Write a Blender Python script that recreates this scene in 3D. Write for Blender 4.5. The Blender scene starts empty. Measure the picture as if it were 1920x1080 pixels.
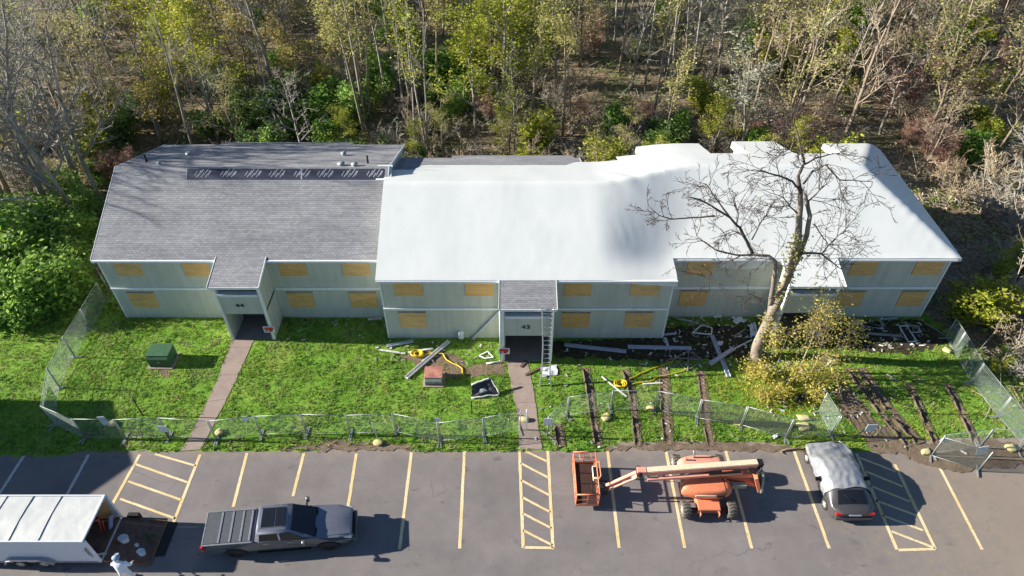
import bpy, math, random
from mathutils import Vector, Matrix, noise
random.seed(7)
R = random.random
def U(a, b): return a + (b - a) * random.random()
sc = bpy.context.scene
COL = sc.collection

# ------------------------------------------------------------------ camera geometry (used to read ground positions off the photograph)
CH, CF = 33.0, 1284.0
CP = math.atan2(1170, 1284)
SP, CPS = math.sin(CP), math.cos(CP)
def at(u, v, z=0.0):                      # point at height z
    x, y = u - 960, v - 540
    d = CF * SP + y * CPS; f = CF * CPS - y * SP
    t = (CH - z) / d
    return Vector((x * t, f * t, z))
def atY(u, v, Y):                         # point at depth Y
    x, y = u - 960, v - 540
    d = CF * SP + y * CPS; f = CF * CPS - y * SP
    t = Y / f
    return Vector((x * t, Y, CH - d * t))
ST = 1.28   # the photograph is widened by this much, so machines and people are built that much wider along X

# ------------------------------------------------------------------ materials
MATS = {}
class NT:
    def __init__(self, name):
        self.m = bpy.data.materials.new(name); self.m.use_nodes = True
        self.t = self.m.node_tree; self.n = self.t.nodes
        self.b = self.n['Principled BSDF']; MATS[name] = self.m
    def add(self, typ, **kw):
        nd = self.n.new(typ)
        for k, v in kw.items():
            if k.startswith('i_'): nd.inputs[k[2:].replace('_', ' ')].default_value = v
            else: setattr(nd, k, v)
        return nd
    def link(self, a, b): self.t.links.new(a, b)
    def pos(self):
        g = self.add('ShaderNodeNewGeometry'); return g.outputs['Position']
    def noise(self, scale, detail=4, rough=.6, vec=None, stretch=None):
        v = vec or self.pos()
        if stretch:
            mp = self.add('ShaderNodeMapping'); mp.inputs['Scale'].default_value = stretch
            self.link(v, mp.inputs['Vector']); v = mp.outputs['Vector']
        nz = self.add('ShaderNodeTexNoise'); nz.inputs['Scale'].default_value = scale
        nz.inputs['Detail'].default_value = detail; nz.inputs['Roughness'].default_value = rough
        self.link(v, nz.inputs['Vector']); return nz.outputs['Fac']
    def ramp(self, fac, stops):
        r = self.add('ShaderNodeValToRGB'); e = r.color_ramp.elements
        while len(e) < len(stops): e.new(.5)
        for k, (p, c) in enumerate(stops):
            e[k].position = p; e[k].color = (*c, 1) if len(c) == 3 else c
        self.link(fac, r.inputs['Fac']); return r.outputs['Color']
    def mix(self, fac, a, b, mode='MIX'):
        x = self.add('ShaderNodeMix', data_type='RGBA', blend_type=mode)
        if isinstance(fac, (int, float)): x.inputs[0].default_value = fac
        else: self.link(fac, x.inputs[0])
        for s, val in ((6, a), (7, b)):
            if isinstance(val, tuple): x.inputs[s].default_value = (*val, 1)
            else: self.link(val, x.inputs[s])
        return x.outputs[2]
    def math(self, op, a, b=0.0):
        x = self.add('ShaderNodeMath', operation=op)
        for s, val in ((0, a), (1, b)):
            if isinstance(val, (int, float)): x.inputs[s].default_value = val
            else: self.link(val, x.inputs[s])
        return x.outputs[0]
    def base(self, c, rough=.8, metal=0.0, spec=.3):
        if isinstance(c, tuple): self.b.inputs['Base Color'].default_value = (*c, 1)
        else: self.link(c, self.b.inputs['Base Color'])
        self.b.inputs['Roughness'].default_value = rough; self.b.inputs['Metallic'].default_value = metal
        self.b.inputs['Specular IOR Level'].default_value = spec
    def bump(self, h, strength=.3, dist=.02):
        b = self.add('ShaderNodeBump'); b.inputs['Strength'].default_value = strength; b.inputs['Distance'].default_value = dist
        self.link(h, b.inputs['Height']); self.link(b.outputs['Normal'], self.b.inputs['Normal'])

def plain(name, c, rough=.7, metal=0.0, spec=.3, var=.18, scale=6, bump=0):
    t = NT(name)
    n = t.noise(scale, 5)
    lo = tuple(x * (1 - var) for x in c); hi = tuple(min(1, x * (1 + var)) for x in c)
    t.base(t.ramp(n, [(.3, lo), (.7, hi)]), rough, metal, spec)
    if bump: t.bump(n, bump, .02)
    return t.m
def leafmat(name, c1, c2, c3=None, trans=.35, scale=.8):
    t = NT(name)
    g = t.add('ShaderNodeNewGeometry'); oi = t.add('ShaderNodeObjectInfo')
    rn = t.math('ADD', t.math('MULTIPLY', g.outputs['Random Per Island'], .65), t.math('MULTIPLY', oi.outputs['Random'], .35))
    st = [(.15, c1), (.6, c2)] + ([(.92, c3)] if c3 else [])
    col = t.ramp(rn, st)
    t.base(col, .65, 0, .2)
    tr = t.add('ShaderNodeBsdfTranslucent'); t.link(col, tr.inputs['Color'])
    mx = t.add('ShaderNodeMixShader'); mx.inputs[0].default_value = trans
    out = t.n['Material Output']
    t.link(t.b.outputs[0], mx.inputs[1]); t.link(tr.outputs[0], mx.inputs[2]); t.link(mx.outputs[0], out.inputs['Surface'])
    return t.m
def barkmat(name, c1, c2):
    t = NT(name)
    oi = t.add('ShaderNodeObjectInfo')
    n = t.noise(3.5, 6, .7, stretch=(1, 1, .25))
    col = t.mix(t.math('MULTIPLY', oi.outputs['Random'], .6), t.ramp(n, [(.3, c1), (.68, c2)]), tuple((a + b) * .42 for a, b in zip(c1, c2)))
    t.base(col, .9, 0, .1); t.bump(n, .5, .03)
    return t.m

# --- ground materials
t = NT('forest_floor')
n1 = t.noise(.22, 6, .7); n2 = t.noise(3.2, 8, .75)
c = t.ramp(n2, [(.32, (.08, .062, .04)), (.5, (.22, .17, .11)), (.7, (.37, .29, .2))])
g = t.ramp(n2, [(.35, (.05, .07, .02)), (.7, (.14, .16, .05))])
t.base(t.mix(t.ramp(n1, [(.46, (0, 0, 0)), (.62, (.75, .75, .75))]), c, g), .95, 0, .1); t.bump(n2, .8, .08)

t = NT('lawn')
n1 = t.noise(.35, 5, .65); n2 = t.noise(5, 7, .8)
c = t.ramp(n1, [(.3, (.12, .25, .03)), (.52, (.20, .36, .05)), (.7, (.32, .38, .09))])
d = t.ramp(n2, [(.3, (.35, .4, .3)), (.65, (1.15, 1.15, 1.1))])
t.base(t.mix(1.0, c, d, 'MULTIPLY'), .9, 0, .1); t.bump(n2, .9, .06)

t = NT('asphalt')
p = t.pos()
sx = t.add('ShaderNodeSeparateXYZ'); t.link(p, sx.inputs[0])
n1 = t.noise(.28, 6, .7); n2 = t.noise(45, 3, .7); n3 = t.noise(1.6, 7, .75)
n5 = t.noise(.5, 4, .6, stretch=(.35, 1.6, 1))
c = t.ramp(n1, [(.28, (.15, .137, .135)), (.5, (.198, .18, .176)), (.72, (.245, .222, .214))])
c = t.mix(t.ramp(n5, [(.56, (0, 0, 0)), (.68, (.45, .45, .45))]), c, (.165, .152, .152))
c = t.mix(t.ramp(n3, [(.62, (0, 0, 0)), (.72, (.35, .35, .35))]), c, (.33, .295, .265))
dirt = t.math('ADD', t.math('MULTIPLY', t.math('SUBTRACT', sx.outputs[0], 14.0), .075), t.math('MULTIPLY', t.math('SUBTRACT', n3, .5), 2.0))
edge = t.math('ADD', t.math('MULTIPLY', t.math('SUBTRACT', sx.outputs[1], 21.7), .75), t.math('MULTIPLY', t.math('SUBTRACT', n3, .5), 2.6))
df = t.math('MAXIMUM', dirt, edge)
n6 = t.noise(1.1, 3, .55, stretch=(.8, 1.3, 1)); c = t.mix(t.ramp(n6, [(.64, (0, 0, 0)), (.72, (.55, .55, .55))]), c, (.085, .08, .08))
c = t.mix(t.ramp(df, [(.1, (0, 0, 0)), (.85, (.7, .7, .7))]), c, (.29, .235, .18))
vo = t.add('ShaderNodeTexVoronoi', feature='DISTANCE_TO_EDGE'); vo.inputs['Scale'].default_value = .23
wp = t.add('ShaderNodeVectorMath', operation='ADD'); sc3 = t.add('ShaderNodeVectorMath', operation='SCALE'); sc3.inputs['Scale'].default_value = 1.6
nzc = t.add('ShaderNodeTexNoise'); nzc.inputs['Scale'].default_value = .8; nzc.inputs['Detail'].default_value = 5
t.link(p, nzc.inputs['Vector']); t.link(nzc.outputs['Color'], sc3.inputs[0]); t.link(p, wp.inputs[0]); t.link(sc3.outputs[0], wp.inputs[1]); t.link(wp.outputs[0], vo.inputs['Vector'])
ck = t.ramp(vo.outputs['Distance'], [(.0, (.55, .55, .55)), (.012, (0, 0, 0))])
ck = t.mix(1.0, ck, t.ramp(n1, [(.5, (0, 0, 0)), (.6, (1, 1, 1))]), 'MULTIPLY')
c = t.mix(ck, c, (.10, .092, .088))
c = t.mix(1.0, c, t.ramp(n2, [(.25, (.78, .78, .78)), (.75, (1.18, 1.18, 1.18))]), 'MULTIPLY')
t.base(c, .88, 0, .25); t.bump(n2, .35, .012)

t = NT('concrete_path')
n1 = t.noise(1.1, 6, .7); n2 = t.noise(30, 3)
c = t.ramp(n1, [(.3, (.27, .21, .18)), (.7, (.37, .295, .255))])
t.base(t.mix(1.0, c, t.ramp(n2, [(.3, (.88, .88, .88)), (.7, (1.08, 1.08, 1.08))]), 'MULTIPLY'), .9, 0, .2); t.bump(n2, .2, .01)

t = NT('soil')
n1 = t.noise(1.3, 7, .75); n2 = t.noise(9, 6, .8)
c = t.ramp(n1, [(.3, (.13, .095, .068)), (.55, (.23, .175, .125)), (.75, (.32, .25, .185))])
t.base(t.mix(1.0, c, t.ramp(n2, [(.3, (.6, .6, .6)), (.7, (1.15, 1.15, 1.15))]), 'MULTIPLY'), .95, 0, .1); t.bump(n2, .9, .05)
t = NT('shaded_soil')  # soil by the walls, with the blocks' shadow darkened into its colour
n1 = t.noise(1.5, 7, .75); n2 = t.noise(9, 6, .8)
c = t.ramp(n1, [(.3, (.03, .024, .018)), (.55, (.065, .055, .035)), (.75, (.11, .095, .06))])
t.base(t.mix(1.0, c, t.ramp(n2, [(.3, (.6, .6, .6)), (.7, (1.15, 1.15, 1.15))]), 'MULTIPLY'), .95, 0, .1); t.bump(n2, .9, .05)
t = NT('shaded_rut_soil')  # shade inside the ruts is put into this darker soil colour
n1 = t.noise(1.6, 7, .75); n2 = t.noise(12, 6, .8)
c = t.ramp(n1, [(.35, (.08, .06, .04)), (.55, (.17, .135, .09)), (.72, (.12, .15, .04))])
t.base(t.mix(1.0, c, t.ramp(n2, [(.3, (.55, .55, .55)), (.7, (1.15, 1.15, 1.15))]), 'MULTIPLY'), .95, 0, .1); t.bump(n2, .9, .05)

t = NT('line_paint')
n1 = t.noise(7, 6, .8); n2 = t.noise(.5, 3)
c = t.ramp(n2, [(.4, (.72, .52, .24)), (.6, (.76, .63, .38))])
t.base(t.mix(t.ramp(n1, [(.52, (0, 0, 0)), (.66, (.8, .8, .8))]), c, (.26, .235, .21)), .8)
t = NT('white_line_paint')
n1 = t.noise(7, 6, .8)
t.base(t.mix(t.ramp(n1, [(.5, (0, 0, 0)), (.66, (.85, .85, .85))]), (.6, .58, .55), (.26, .235, .21)), .8)

# --- building materials
t = NT('siding')
p = t.pos(); sx = t.add('ShaderNodeSeparateXYZ'); t.link(p, sx.inputs[0])
saw = t.math('FRACT', t.math('MULTIPLY', sx.outputs[2], 1 / .2))
n1 = t.noise(.6, 4); n2 = t.noise(5, 5, .7, stretch=(1, 1, .2))
c = t.ramp(n1, [(.3, (.485, .51, .455)), (.7, (.545, .57, .51))])
c = t.mix(t.ramp(n2, [(.55, (0, 0, 0)), (.8, (.25, .25, .25))]), c, (.32, .36, .32))
c = t.mix(t.ramp(saw, [(.0, (1, 1, 1)), (.14, (0, 0, 0))]), c, t.mix(1.0, c, (.68, .68, .70), 'MULTIPLY'))
n4 = t.noise(2.2, 5, .7, stretch=(1.5, 1.5, .08)); c = t.mix(1.0, c, t.ramp(n4, [(.3, (.86, .86, .85)), (.65, (1.04, 1.04, 1.04))]), 'MULTIPLY')
t.base(c, .7, 0, .2); t.bump(t.math('SUBTRACT', 1.0, saw), .5, .02)

t = NT('shingle')
p = t.pos()
br = t.add('ShaderNodeTexBrick'); br.offset = .5
br.inputs['Scale'].default_value = 1; br.inputs['Brick Width'].default_value = .26; br.inputs['Row Height'].default_value = .135
br.inputs['Mortar Size'].default_value = .014; br.inputs['Mortar Smooth'].default_value = .3; br.inputs['Bias'].default_value = 0
br.inputs['Color1'].default_value = (.24, .245, .258, 1); br.inputs['Color2'].default_value = (.315, .32, .335, 1); br.inputs['Mortar'].default_value = (.17, .172, .18, 1)
t.link(p, br.inputs['Vector'])
n1 = t.noise(.5, 6, .7, stretch=(.5, 1.2, 1)); n2 = t.noise(30, 3); n3 = t.noise(1.3, 4, .7, stretch=(.22, 6, 1))
c = t.mix(1.0, br.outputs['Color'], t.ramp(n1, [(.3, (.82, .82, .84)), (.7, (1.2, 1.19, 1.18))]), 'MULTIPLY')
c = t.mix(1.0, c, t.ramp(n3, [(.3, (.8, .8, .8)), (.7, (1.16, 1.16, 1.16))]), 'MULTIPLY')
t.base(t.mix(1.0, c, t.ramp(n2, [(.3, (.8, .8, .8)), (.7, (1.15, 1.15, 1.15))]), 'MULTIPLY'), .92, 0, .15)
t.bump(br.outputs['Fac'], -.35, .01)

t = NT('membrane')
n1 = t.noise(.5, 5, .6); n2 = t.noise(2.2, 5, .65, stretch=(2.2, .6, 1)); n3 = t.noise(3.5, 6, .75)
c = t.ramp(n1, [(.3, (.61, .635, .625)), (.7, (.65, .67, .655))])
c = t.mix(t.ramp(n3, [(.66, (0, 0, 0)), (.76, (.4, .4, .4))]), c, (.46, .48, .47))
vq = t.add('ShaderNodeTexVoronoi'); vq.inputs['Scale'].default_value = 1.1; t.link(t.pos(), vq.inputs['Vector'])
n7 = t.noise(7, 3, .6, stretch=(3, .7, 1)); n8 = t.noise(.32, 3, .5)
mk = t.mix(1.0, t.ramp(vq.outputs['Distance'], [(.06, (1, 1, 1)), (.16, (0, 0, 0))]), t.ramp(n7, [(.6, (0, 0, 0)), (.66, (.7, .7, .7))]), 'MULTIPLY')
c = t.mix(mk, c, (.26, .27, .28))
wr_ = t.noise(1.5, 6, .75, stretch=(2.6, .5, 1)); hh = t.math('MULTIPLY', t.math('ABSOLUTE', t.math('SUBTRACT', wr_, .5)), t.ramp(n8, [(.45, (0, 0, 0)), (.62, (1, 1, 1))]))
t.base(c, .45, 0, .35); t.bump(t.math('ADD', t.math('MULTIPLY', n2, .15), t.math('MULTIPLY', hh, 1.2)), .16, .05)

t = NT('plywood'); oi = t.add('ShaderNodeObjectInfo')
n1 = t.noise(1.5, 5, .7, stretch=(.5, .5, 2.5)); n2 = t.noise(9, 3, stretch=(.3, 1, 3))
c = t.mix(oi.outputs['Random'], t.ramp(n1, [(.3, (.60, .35, .12)), (.7, (.78, .49, .19))]), t.ramp(n1, [(.3, (.56, .37, .17)), (.7, (.82, .56, .26))]))
t.base(t.mix(1.0, c, t.ramp(n2, [(.3, (.8, .78, .74)), (.7, (1.05, 1.05, 1.05))]), 'MULTIPLY'), .8, 0, .2)
plain('trim_white', (.78, .82, .83), .5, var=.08)
plain('fascia_blue', (.70, .74, .80), .5, var=.08)
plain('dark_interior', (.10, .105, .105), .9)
plain('black', (.012, .012, .013), .6)
plain('underlay', (.03, .035, .06), .6)
plain('underlay_print', (.32, .34, .38), .6)
plain('neighbour_wall', (.3, .29, .26), .8)
# --- objects
plain('galvanised', (.34, .37, .37), .5, .5)
plain('wire', (.30, .38, .33), .6, .2)
plain('dark_mesh', (.10, .12, .11), .6, .2)
plain('black_post', (.02, .025, .022), .5)
plain('sandbag', (.54, .48, .22), .85, bump=.4, scale=9)
plain('sign_white', (.66, .70, .74), .5, var=.08)
plain('sign_red', (.62, .03, .035), .5)
plain('sign_blue', (.12, .2, .45), .5)
plain('green_box', (.05, .12, .06), .5, var=.2, scale=3)
plain('rusty_lid', (.38, .17, .13), .7, var=.45, scale=2.5)
plain('box_grey', (.24, .27, .26), .6)
plain('pale_board', (.62, .62, .60), .6, var=.15)
plain('gutter_metal', (.50, .52, .60), .4, .2)
plain('grey_wood', (.28, .26, .235), .85, var=.3, scale=5)
plain('brown_wood', (.13, .085, .06), .85, var=.3)
plain('roof_felt', (.055, .055, .062), .85, var=.5, scale=4, bump=.6)
plain('yellow_hose', (.66, .48, .03), .45)
plain('aluminium', (.60, .61, .60), .35, .55)
plain('plastic_sheet', (.62, .65, .72), .45, var=.15, bump=.5, scale=5)
plain('tyre_rubber', (.028, .027, .026), .85)
plain('dusty_rubber', (.11, .10, .085), .9, var=.3)
plain('rim_pale', (.52, .50, .46), .4, .4)
plain('rim_dark', (.06, .06, .065), .4, .5)
plain('glass_dark', (.012, .014, .018), .08, 0, .6, var=.1)
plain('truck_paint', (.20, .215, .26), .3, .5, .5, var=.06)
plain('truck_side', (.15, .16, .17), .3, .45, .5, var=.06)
plain('bed_vinyl', (.075, .083, .095), .7, var=.15)
plain('bed_rib', (.2, .22, .25), .5, .2)
plain('chrome', (.6, .6, .6), .2, .9)
plain('lamp_red', (.5, .02, .02), .25)
plain('lamp_clear', (.6, .62, .65), .15)
plain('lift_orange', (.70, .22, .11), .45, var=.1, spec=.4)
plain('lift_orange_faded', (.70, .32, .23), .5, var=.15, scale=3)
plain('boom_cream', (.68, .60, .42), .5, var=.12)
plain('lift_olive', (.30, .32, .24), .6)
plain('lift_grille', (.05, .025, .02), .7)
plain('hydraulic', (.03, .03, .03), .5)
plain('car_paint', (.105, .10, .105), .3, .5, .5, var=.06)
t = NT('car_cover_silver')
n1 = t.noise(2.2, 5, .65, stretch=(1, .5, 1)); n2 = t.noise(.8, 4)
t.base(t.ramp(n2, [(.3, (.30, .315, .335)), (.7, (.40, .41, .425))]), .36, .4, .5); t.bump(n1, .45, .06)
t = NT('trailer_roof')
n1 = t.noise(.9, 5, .65, stretch=(1, 1, 1)); n2 = t.noise(3, 5, .7)
t.base(t.mix(t.ramp(n2, [(.58, (0, 0, 0)), (.7, (.3, .3, .3))]), t.ramp(n1, [(.35, (.50, .52, .51)), (.7, (.60, .61, .585))]), (.42, .41, .38)), .5, .05); t.bump(n1, .5, .05)
plain('trailer_white', (.62, .65, .70), .45, var=.06)
plain('trailer_trim', (.30, .31, .33), .4, .4)
plain('ramp_wood', (.14, .088, .068), .8, var=.35, scale=3)
plain('ramp_edge', (.24, .12, .06), .7)
plain('bucket_white', (.62, .66, .70), .45)
plain('tool_red', (.5, .06, .05), .5)
plain('tool_blue', (.25, .28, .45), .5)
plain('coverall', (.80, .82, .86), .75, var=.05, bump=.3, scale=8)
plain('cap_blue', (.24, .32, .44), .7)
plain('skin', (.45, .27, .19), .6)
plain('shoe', (.05, .045, .04), .7)
# --- plants
barkmat('bark_grey', (.18, .16, .14), (.44, .40, .35))
barkmat('bark_brown', (.17, .13, .095), (.38, .31, .24))
barkmat('bark_pale', (.19, .175, .15), (.40, .375, .33))
barkmat('bark_tan', (.19, .15, .11), (.42, .345, .25))
barkmat('bark_dark', (.06, .05, .043), (.17, .145, .125))
barkmat('bark_big', (.13, .11, .09), (.36, .31, .25))
def twig(name, c): 
    t = NT(name); g = t.add('ShaderNodeNewGeometry'); oi = t.add('ShaderNodeObjectInfo')
    rn = t.math('ADD', t.math('MULTIPLY', g.outputs['Random Per Island'], .7), t.math('MULTIPLY', oi.outputs['Random'], .3))
    t.base(t.ramp(rn, [(.1, tuple(x * .55 for x in c)), (.9, tuple(x * 1.3 for x in c))]), .9, 0, .1)
twig('twig_grey', (.46, .42, .37)); twig('twig_brown', (.40, .32, .23)); twig('twig_pale', (.38, .35, .29))
twig('twig_pink', (.42, .29, .25)); twig('twig_tan', (.43, .345, .225)); twig('twig_dark', (.075, .06, .055))
leafmat('leaf_yellow_green', (.20, .24, .025), (.38, .41, .05), (.52, .52, .09), .4)
leafmat('leaf_olive', (.26, .26, .08), (.42, .40, .14), (.54, .52, .20), .45)
leafmat('leaf_ochre', (.32, .22, .06), (.46, .34, .11), (.42, .40, .13), .4)
leafmat('leaf_green', (.09, .17, .04), (.19, .33, .07), (.33, .48, .13), .4)
leafmat('leaf_bright', (.16, .30, .045), (.33, .52, .09), (.52, .68, .20), .5)
leafmat('leaf_dark', (.05, .09, .03), (.11, .18, .05), (.18, .26, .08), .4)
leafmat('leaf_gold', (.38, .34, .08), (.60, .52, .14), (.62, .38, .12), .45)
leafmat('leaf_grey', (.18, .19, .13), (.29, .30, .21), (.40, .39, .28), .35)
leafmat('bud_pink', (.26, .14, .11), (.38, .22, .16), (.44, .29, .21), .3)
leafmat('grass_blade', (.15, .27, .035), (.26, .40, .065), (.40, .48, .12), .45)
leafmat('grass_dry', (.24, .26, .10), (.40, .40, .20), (.55, .50, .30), .35)
leafmat('grass_dark', (.07, .17, .02), (.13, .28, .04), (.20, .36, .07), .4)
leafmat('grass_yellow', (.32, .32, .05), (.48, .44, .07), (.55, .42, .10), .4)
leafmat('litter', (.14, .11, .07), (.29, .23, .15), (.45, .37, .24), .2)

# ------------------------------------------------------------------ mesh builder
class MB:
    def __init__(self): self.v = []; self.f = []; self.m = []; self.s = []
    def add(self, vs, fs, mi=0, sm=False):
        o = len(self.v); self.v += [tuple(x) for x in vs]
        for f in fs: self.f.append(tuple(i + o for i in f)); self.m.append(mi); self.s.append(sm)
    def box(self, x0, x1, y0, y1, z0, z1, mi=0):
        v = [(x0, y0, z0), (x1, y0, z0), (x1, y1, z0), (x0, y1, z0), (x0, y0, z1), (x1, y0, z1), (x1, y1, z1), (x0, y1, z1)]
        self.add(v, [(0, 3, 2, 1), (4, 5, 6, 7), (0, 1, 5, 4), (1, 2, 6, 5), (2, 3, 7, 6), (3, 0, 4, 7)], mi); return self
    def bar(self, a, b, w, h, up=(0, 0, 1), mi=0):     # box along a-b
        a, b = Vector(a), Vector(b); d = (b - a).normalized(); up = Vector(up)
        s = d.cross(up)
        if s.length < 1e-4: s = d.cross(Vector((0, 1, 0)))
        s.normalize(); u = s.cross(d).normalized()
        s *= w / 2; u *= h / 2
        v = [a - s - u, a + s - u, a + s + u, a - s + u, b - s - u, b + s - u, b + s + u, b - s + u]
        self.add(v, [(0, 1, 2, 3), (4, 7, 6, 5), (0, 4, 5, 1), (1, 5, 6, 2), (2, 6, 7, 3), (3, 7, 4, 0)], mi); return self
    def tube(self, pts, rad, n=6, mi=0, cap=True, sm=True):
        pts = [Vector(p) for p in pts]; k = len(pts)
        if not hasattr(rad, '__len__'): rad = [rad] * k
        ref = Vector((.31, .17, .93)); vs = []
        for i, p in enumerate(pts):
            d = (pts[min(i + 1, k - 1)] - pts[max(i - 1, 0)]).normalized()
            a = d.cross(ref)
            if a.length < .05: a = d.cross(Vector((1, 0, 0)))
            a.normalize(); b = d.cross(a)
            for j in range(n):
                th = 2 * math.pi * j / n
                vs.append(p + (a * math.cos(th) + b * math.sin(th)) * rad[i])
        fs = []
        for i in range(k - 1):
            for j in range(n):
                j2 = (j + 1) % n
                fs.append((i * n + j, i * n + j2, (i + 1) * n + j2, (i + 1) * n + j))
        if cap: fs += [tuple(range(n))[::-1], tuple((k - 1) * n + j for j in range(n))]
        self.add(vs, fs, mi, sm); return self
    def cyl(self, a, b, r, n=12, mi=0, sm=True): return self.tube([a, b], r, n, mi, True, sm)
    def prism(self, poly, axis, a, b, mi=0):            # 2-D polygon swept along axis
        n = len(poly)
        def P(q, s): return {'x': (s, q[0], q[1]), 'y': (q[0], s, q[1]), 'z': (q[0], q[1], s)}[axis]
        v = [P(q, a) for q in poly] + [P(q, b) for q in poly]
        f = [tuple(range(n)), tuple(range(2 * n - 1, n - 1, -1))] + [(i, i + n, (i + 1) % n + n, (i + 1) % n) for i in range(n)]
        self.add(v, f, mi); return self
    def grid(self, fn, nu, nv, mi=0, sm=True):
        v = [fn(i / nu, j / nv) for i in range(nu + 1) for j in range(nv + 1)]
        f = [(i * (nv + 1) + j, (i + 1) * (nv + 1) + j, (i + 1) * (nv + 1) + j + 1, i * (nv + 1) + j + 1) for i in range(nu) for j in range(nv)]
        self.add(v, f, mi, sm); return self
    def quad(self, *p, mi=0): self.add(p, [tuple(range(len(p)))], mi); return self
    def xf(self, fn): self.v = [tuple(fn(Vector(p))) for p in self.v]; return self
    def mesh(self, name, mats, off=(0, 0, 0)):
        me = bpy.data.meshes.new(name)
        me.from_pydata([(p[0] - off[0], p[1] - off[1], p[2] - off[2]) for p in self.v], [], self.f)
        for m in (mats if isinstance(mats, (list, tuple)) else [mats]): me.materials.append(MATS[m])
        me.polygons.foreach_set('material_index', self.m); me.polygons.foreach_set('use_smooth', self.s)
        me.update(); return me

def tag(o, label=None, cat=None, group=None, kind=None):
    if label: o['label'] = label
    if cat: o['category'] = cat
    if group: o['group'] = group
    if kind: o['kind'] = kind
    return o
def thing(name, base, label, cat, group=None):
    o = bpy.data.objects.new(name, None); o.empty_display_size = .3; o.location = base; COL.objects.link(o)
    return tag(o, label, cat, group)
def wpos(o):
    p = Vector(o.location)
    while o.parent: o = o.parent; p += Vector(o.location)
    return p
def part(name, mb, mat, parent, label=None, bevel=0, sub=0, seg=2):
    # part meshes carry their world coordinates relative to the thing's base
    o = bpy.data.objects.new(name, mb.mesh(name, mat, wpos(parent)))
    COL.objects.link(o); o.parent = parent
    if label: o['label'] = label
    if bevel:
        b = o.modifiers.new('bevel', 'BEVEL'); b.width = bevel; b.segments = seg; b.limit_method = 'ANGLE'; b.angle_limit = .6
    if sub:
        s = o.modifiers.new('sub', 'SUBSURF'); s.levels = s.render_levels = sub
    return o
def solo(name, mb, mat, base, label, cat, group=None, kind=None, bevel=0):
    o = bpy.data.objects.new(name, mb.mesh(name, mat, base)); o.location = base; COL.objects.link(o)
    if bevel:
        b = o.modifiers.new('bevel', 'BEVEL'); b.width = bevel; b.segments = 2; b.limit_method = 'ANGLE'; b.angle_limit = .6
    return tag(o, label, cat, group, kind)
def struct(name, mb, mat): return tag(solo(name, mb, mat, (0, 0, 0), None, None), kind='structure')
def stuff(name, mb, mat, label, cat): return solo(name, mb, mat, (0, 0, 0), label, cat, kind='stuff')
def sstep(a, b, x):
    x = max(0, min(1, (x - a) / (b - a))); return x * x * (3 - 2 * x)
def nz(x, y, z=0.0): return noise.noise(Vector((x, y, z)))

# ------------------------------------------------------------------ the setting
m = MB()
xs = [-400, -120] + [-100 + 4 * i for i in range(51)] + [120, 400]
ys = [-120, -40] + [-20 + 4 * i for i in range(41)] + [170, 300, 600]
def gz(x, y):
    k = sstep(49, 60, y); k2 = sstep(33, 42, abs(x)) * sstep(36, 44, y)
    return -.05 + max(k, k2) * (.55 * nz(x * .07, y * .07) + .3 * nz(x * .21, y * .21, 3))
def gfn(i, j): return (xs[i], ys[j], gz(xs[i], ys[j]))
v = [gfn(i, j) for i in range(len(xs)) for j in range(len(ys))]
nj = len(ys)
m.add(v, [(i * nj + j, (i + 1) * nj + j, (i + 1) * nj + j + 1, i * nj + j + 1) for i in range(len(xs) - 1) for j in range(nj - 1)], 0, True)
struct('ground', m, 'forest_floor')
m = MB(); m.quad((-90, -25, -.02), (90, -25, -.02), (90, 23.4, -.02), (-90, 23.4, -.02))
struct('parking_lot', m, 'asphalt')
def edgeY(x):                                    # ragged edge between asphalt and grass
    e = 22.48 + .12 * nz(x * .4, 1) + .16 * nz(x * 1.7, 5)
    e += .35 * sstep(-11.5, -10, x) * (1 - sstep(-6.5, -5.5, x)) + .62 * sstep(5.2, 6.5, x) * (1 - sstep(14.5, 17, x))
    e += .9 * sstep(21, 24, x)
    return e - .35 * sstep(-24, -26, x)
m = MB()
X = -95.0
front, back = [], []
while X < 34.0:
    front.append((X, edgeY(X), 0)); X += .22
yb = lambda x: 37.2 + 1.2 * nz(x * .3, 9) if x < -26.4 else 34.5 if x < 28 else 34 - (x - 28) * 1.6
def lz(x, y): return .0 + .0 * x
for i, p in enumerate(front):
    x = p[0]; ybk = yb(x)
    back.append((x, ybk, 0))
cols = 9
vs = []; fs = []
for i, p in enumerate(front):
    for j in range(cols + 1):
        y = p[1] + (back[i][1] - p[1]) * (j / cols)
        vs.append((p[0], y, .0 if j else -.012))
for i in range(len(front) - 1):
    for j in range(cols): fs.append((i * (cols + 1) + j, (i + 1) * (cols + 1) + j, (i + 1) * (cols + 1) + j + 1, i * (cols + 1) + j + 1))
m.add(vs, fs, 0, True); struct('lawn', m, 'lawn')

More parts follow.
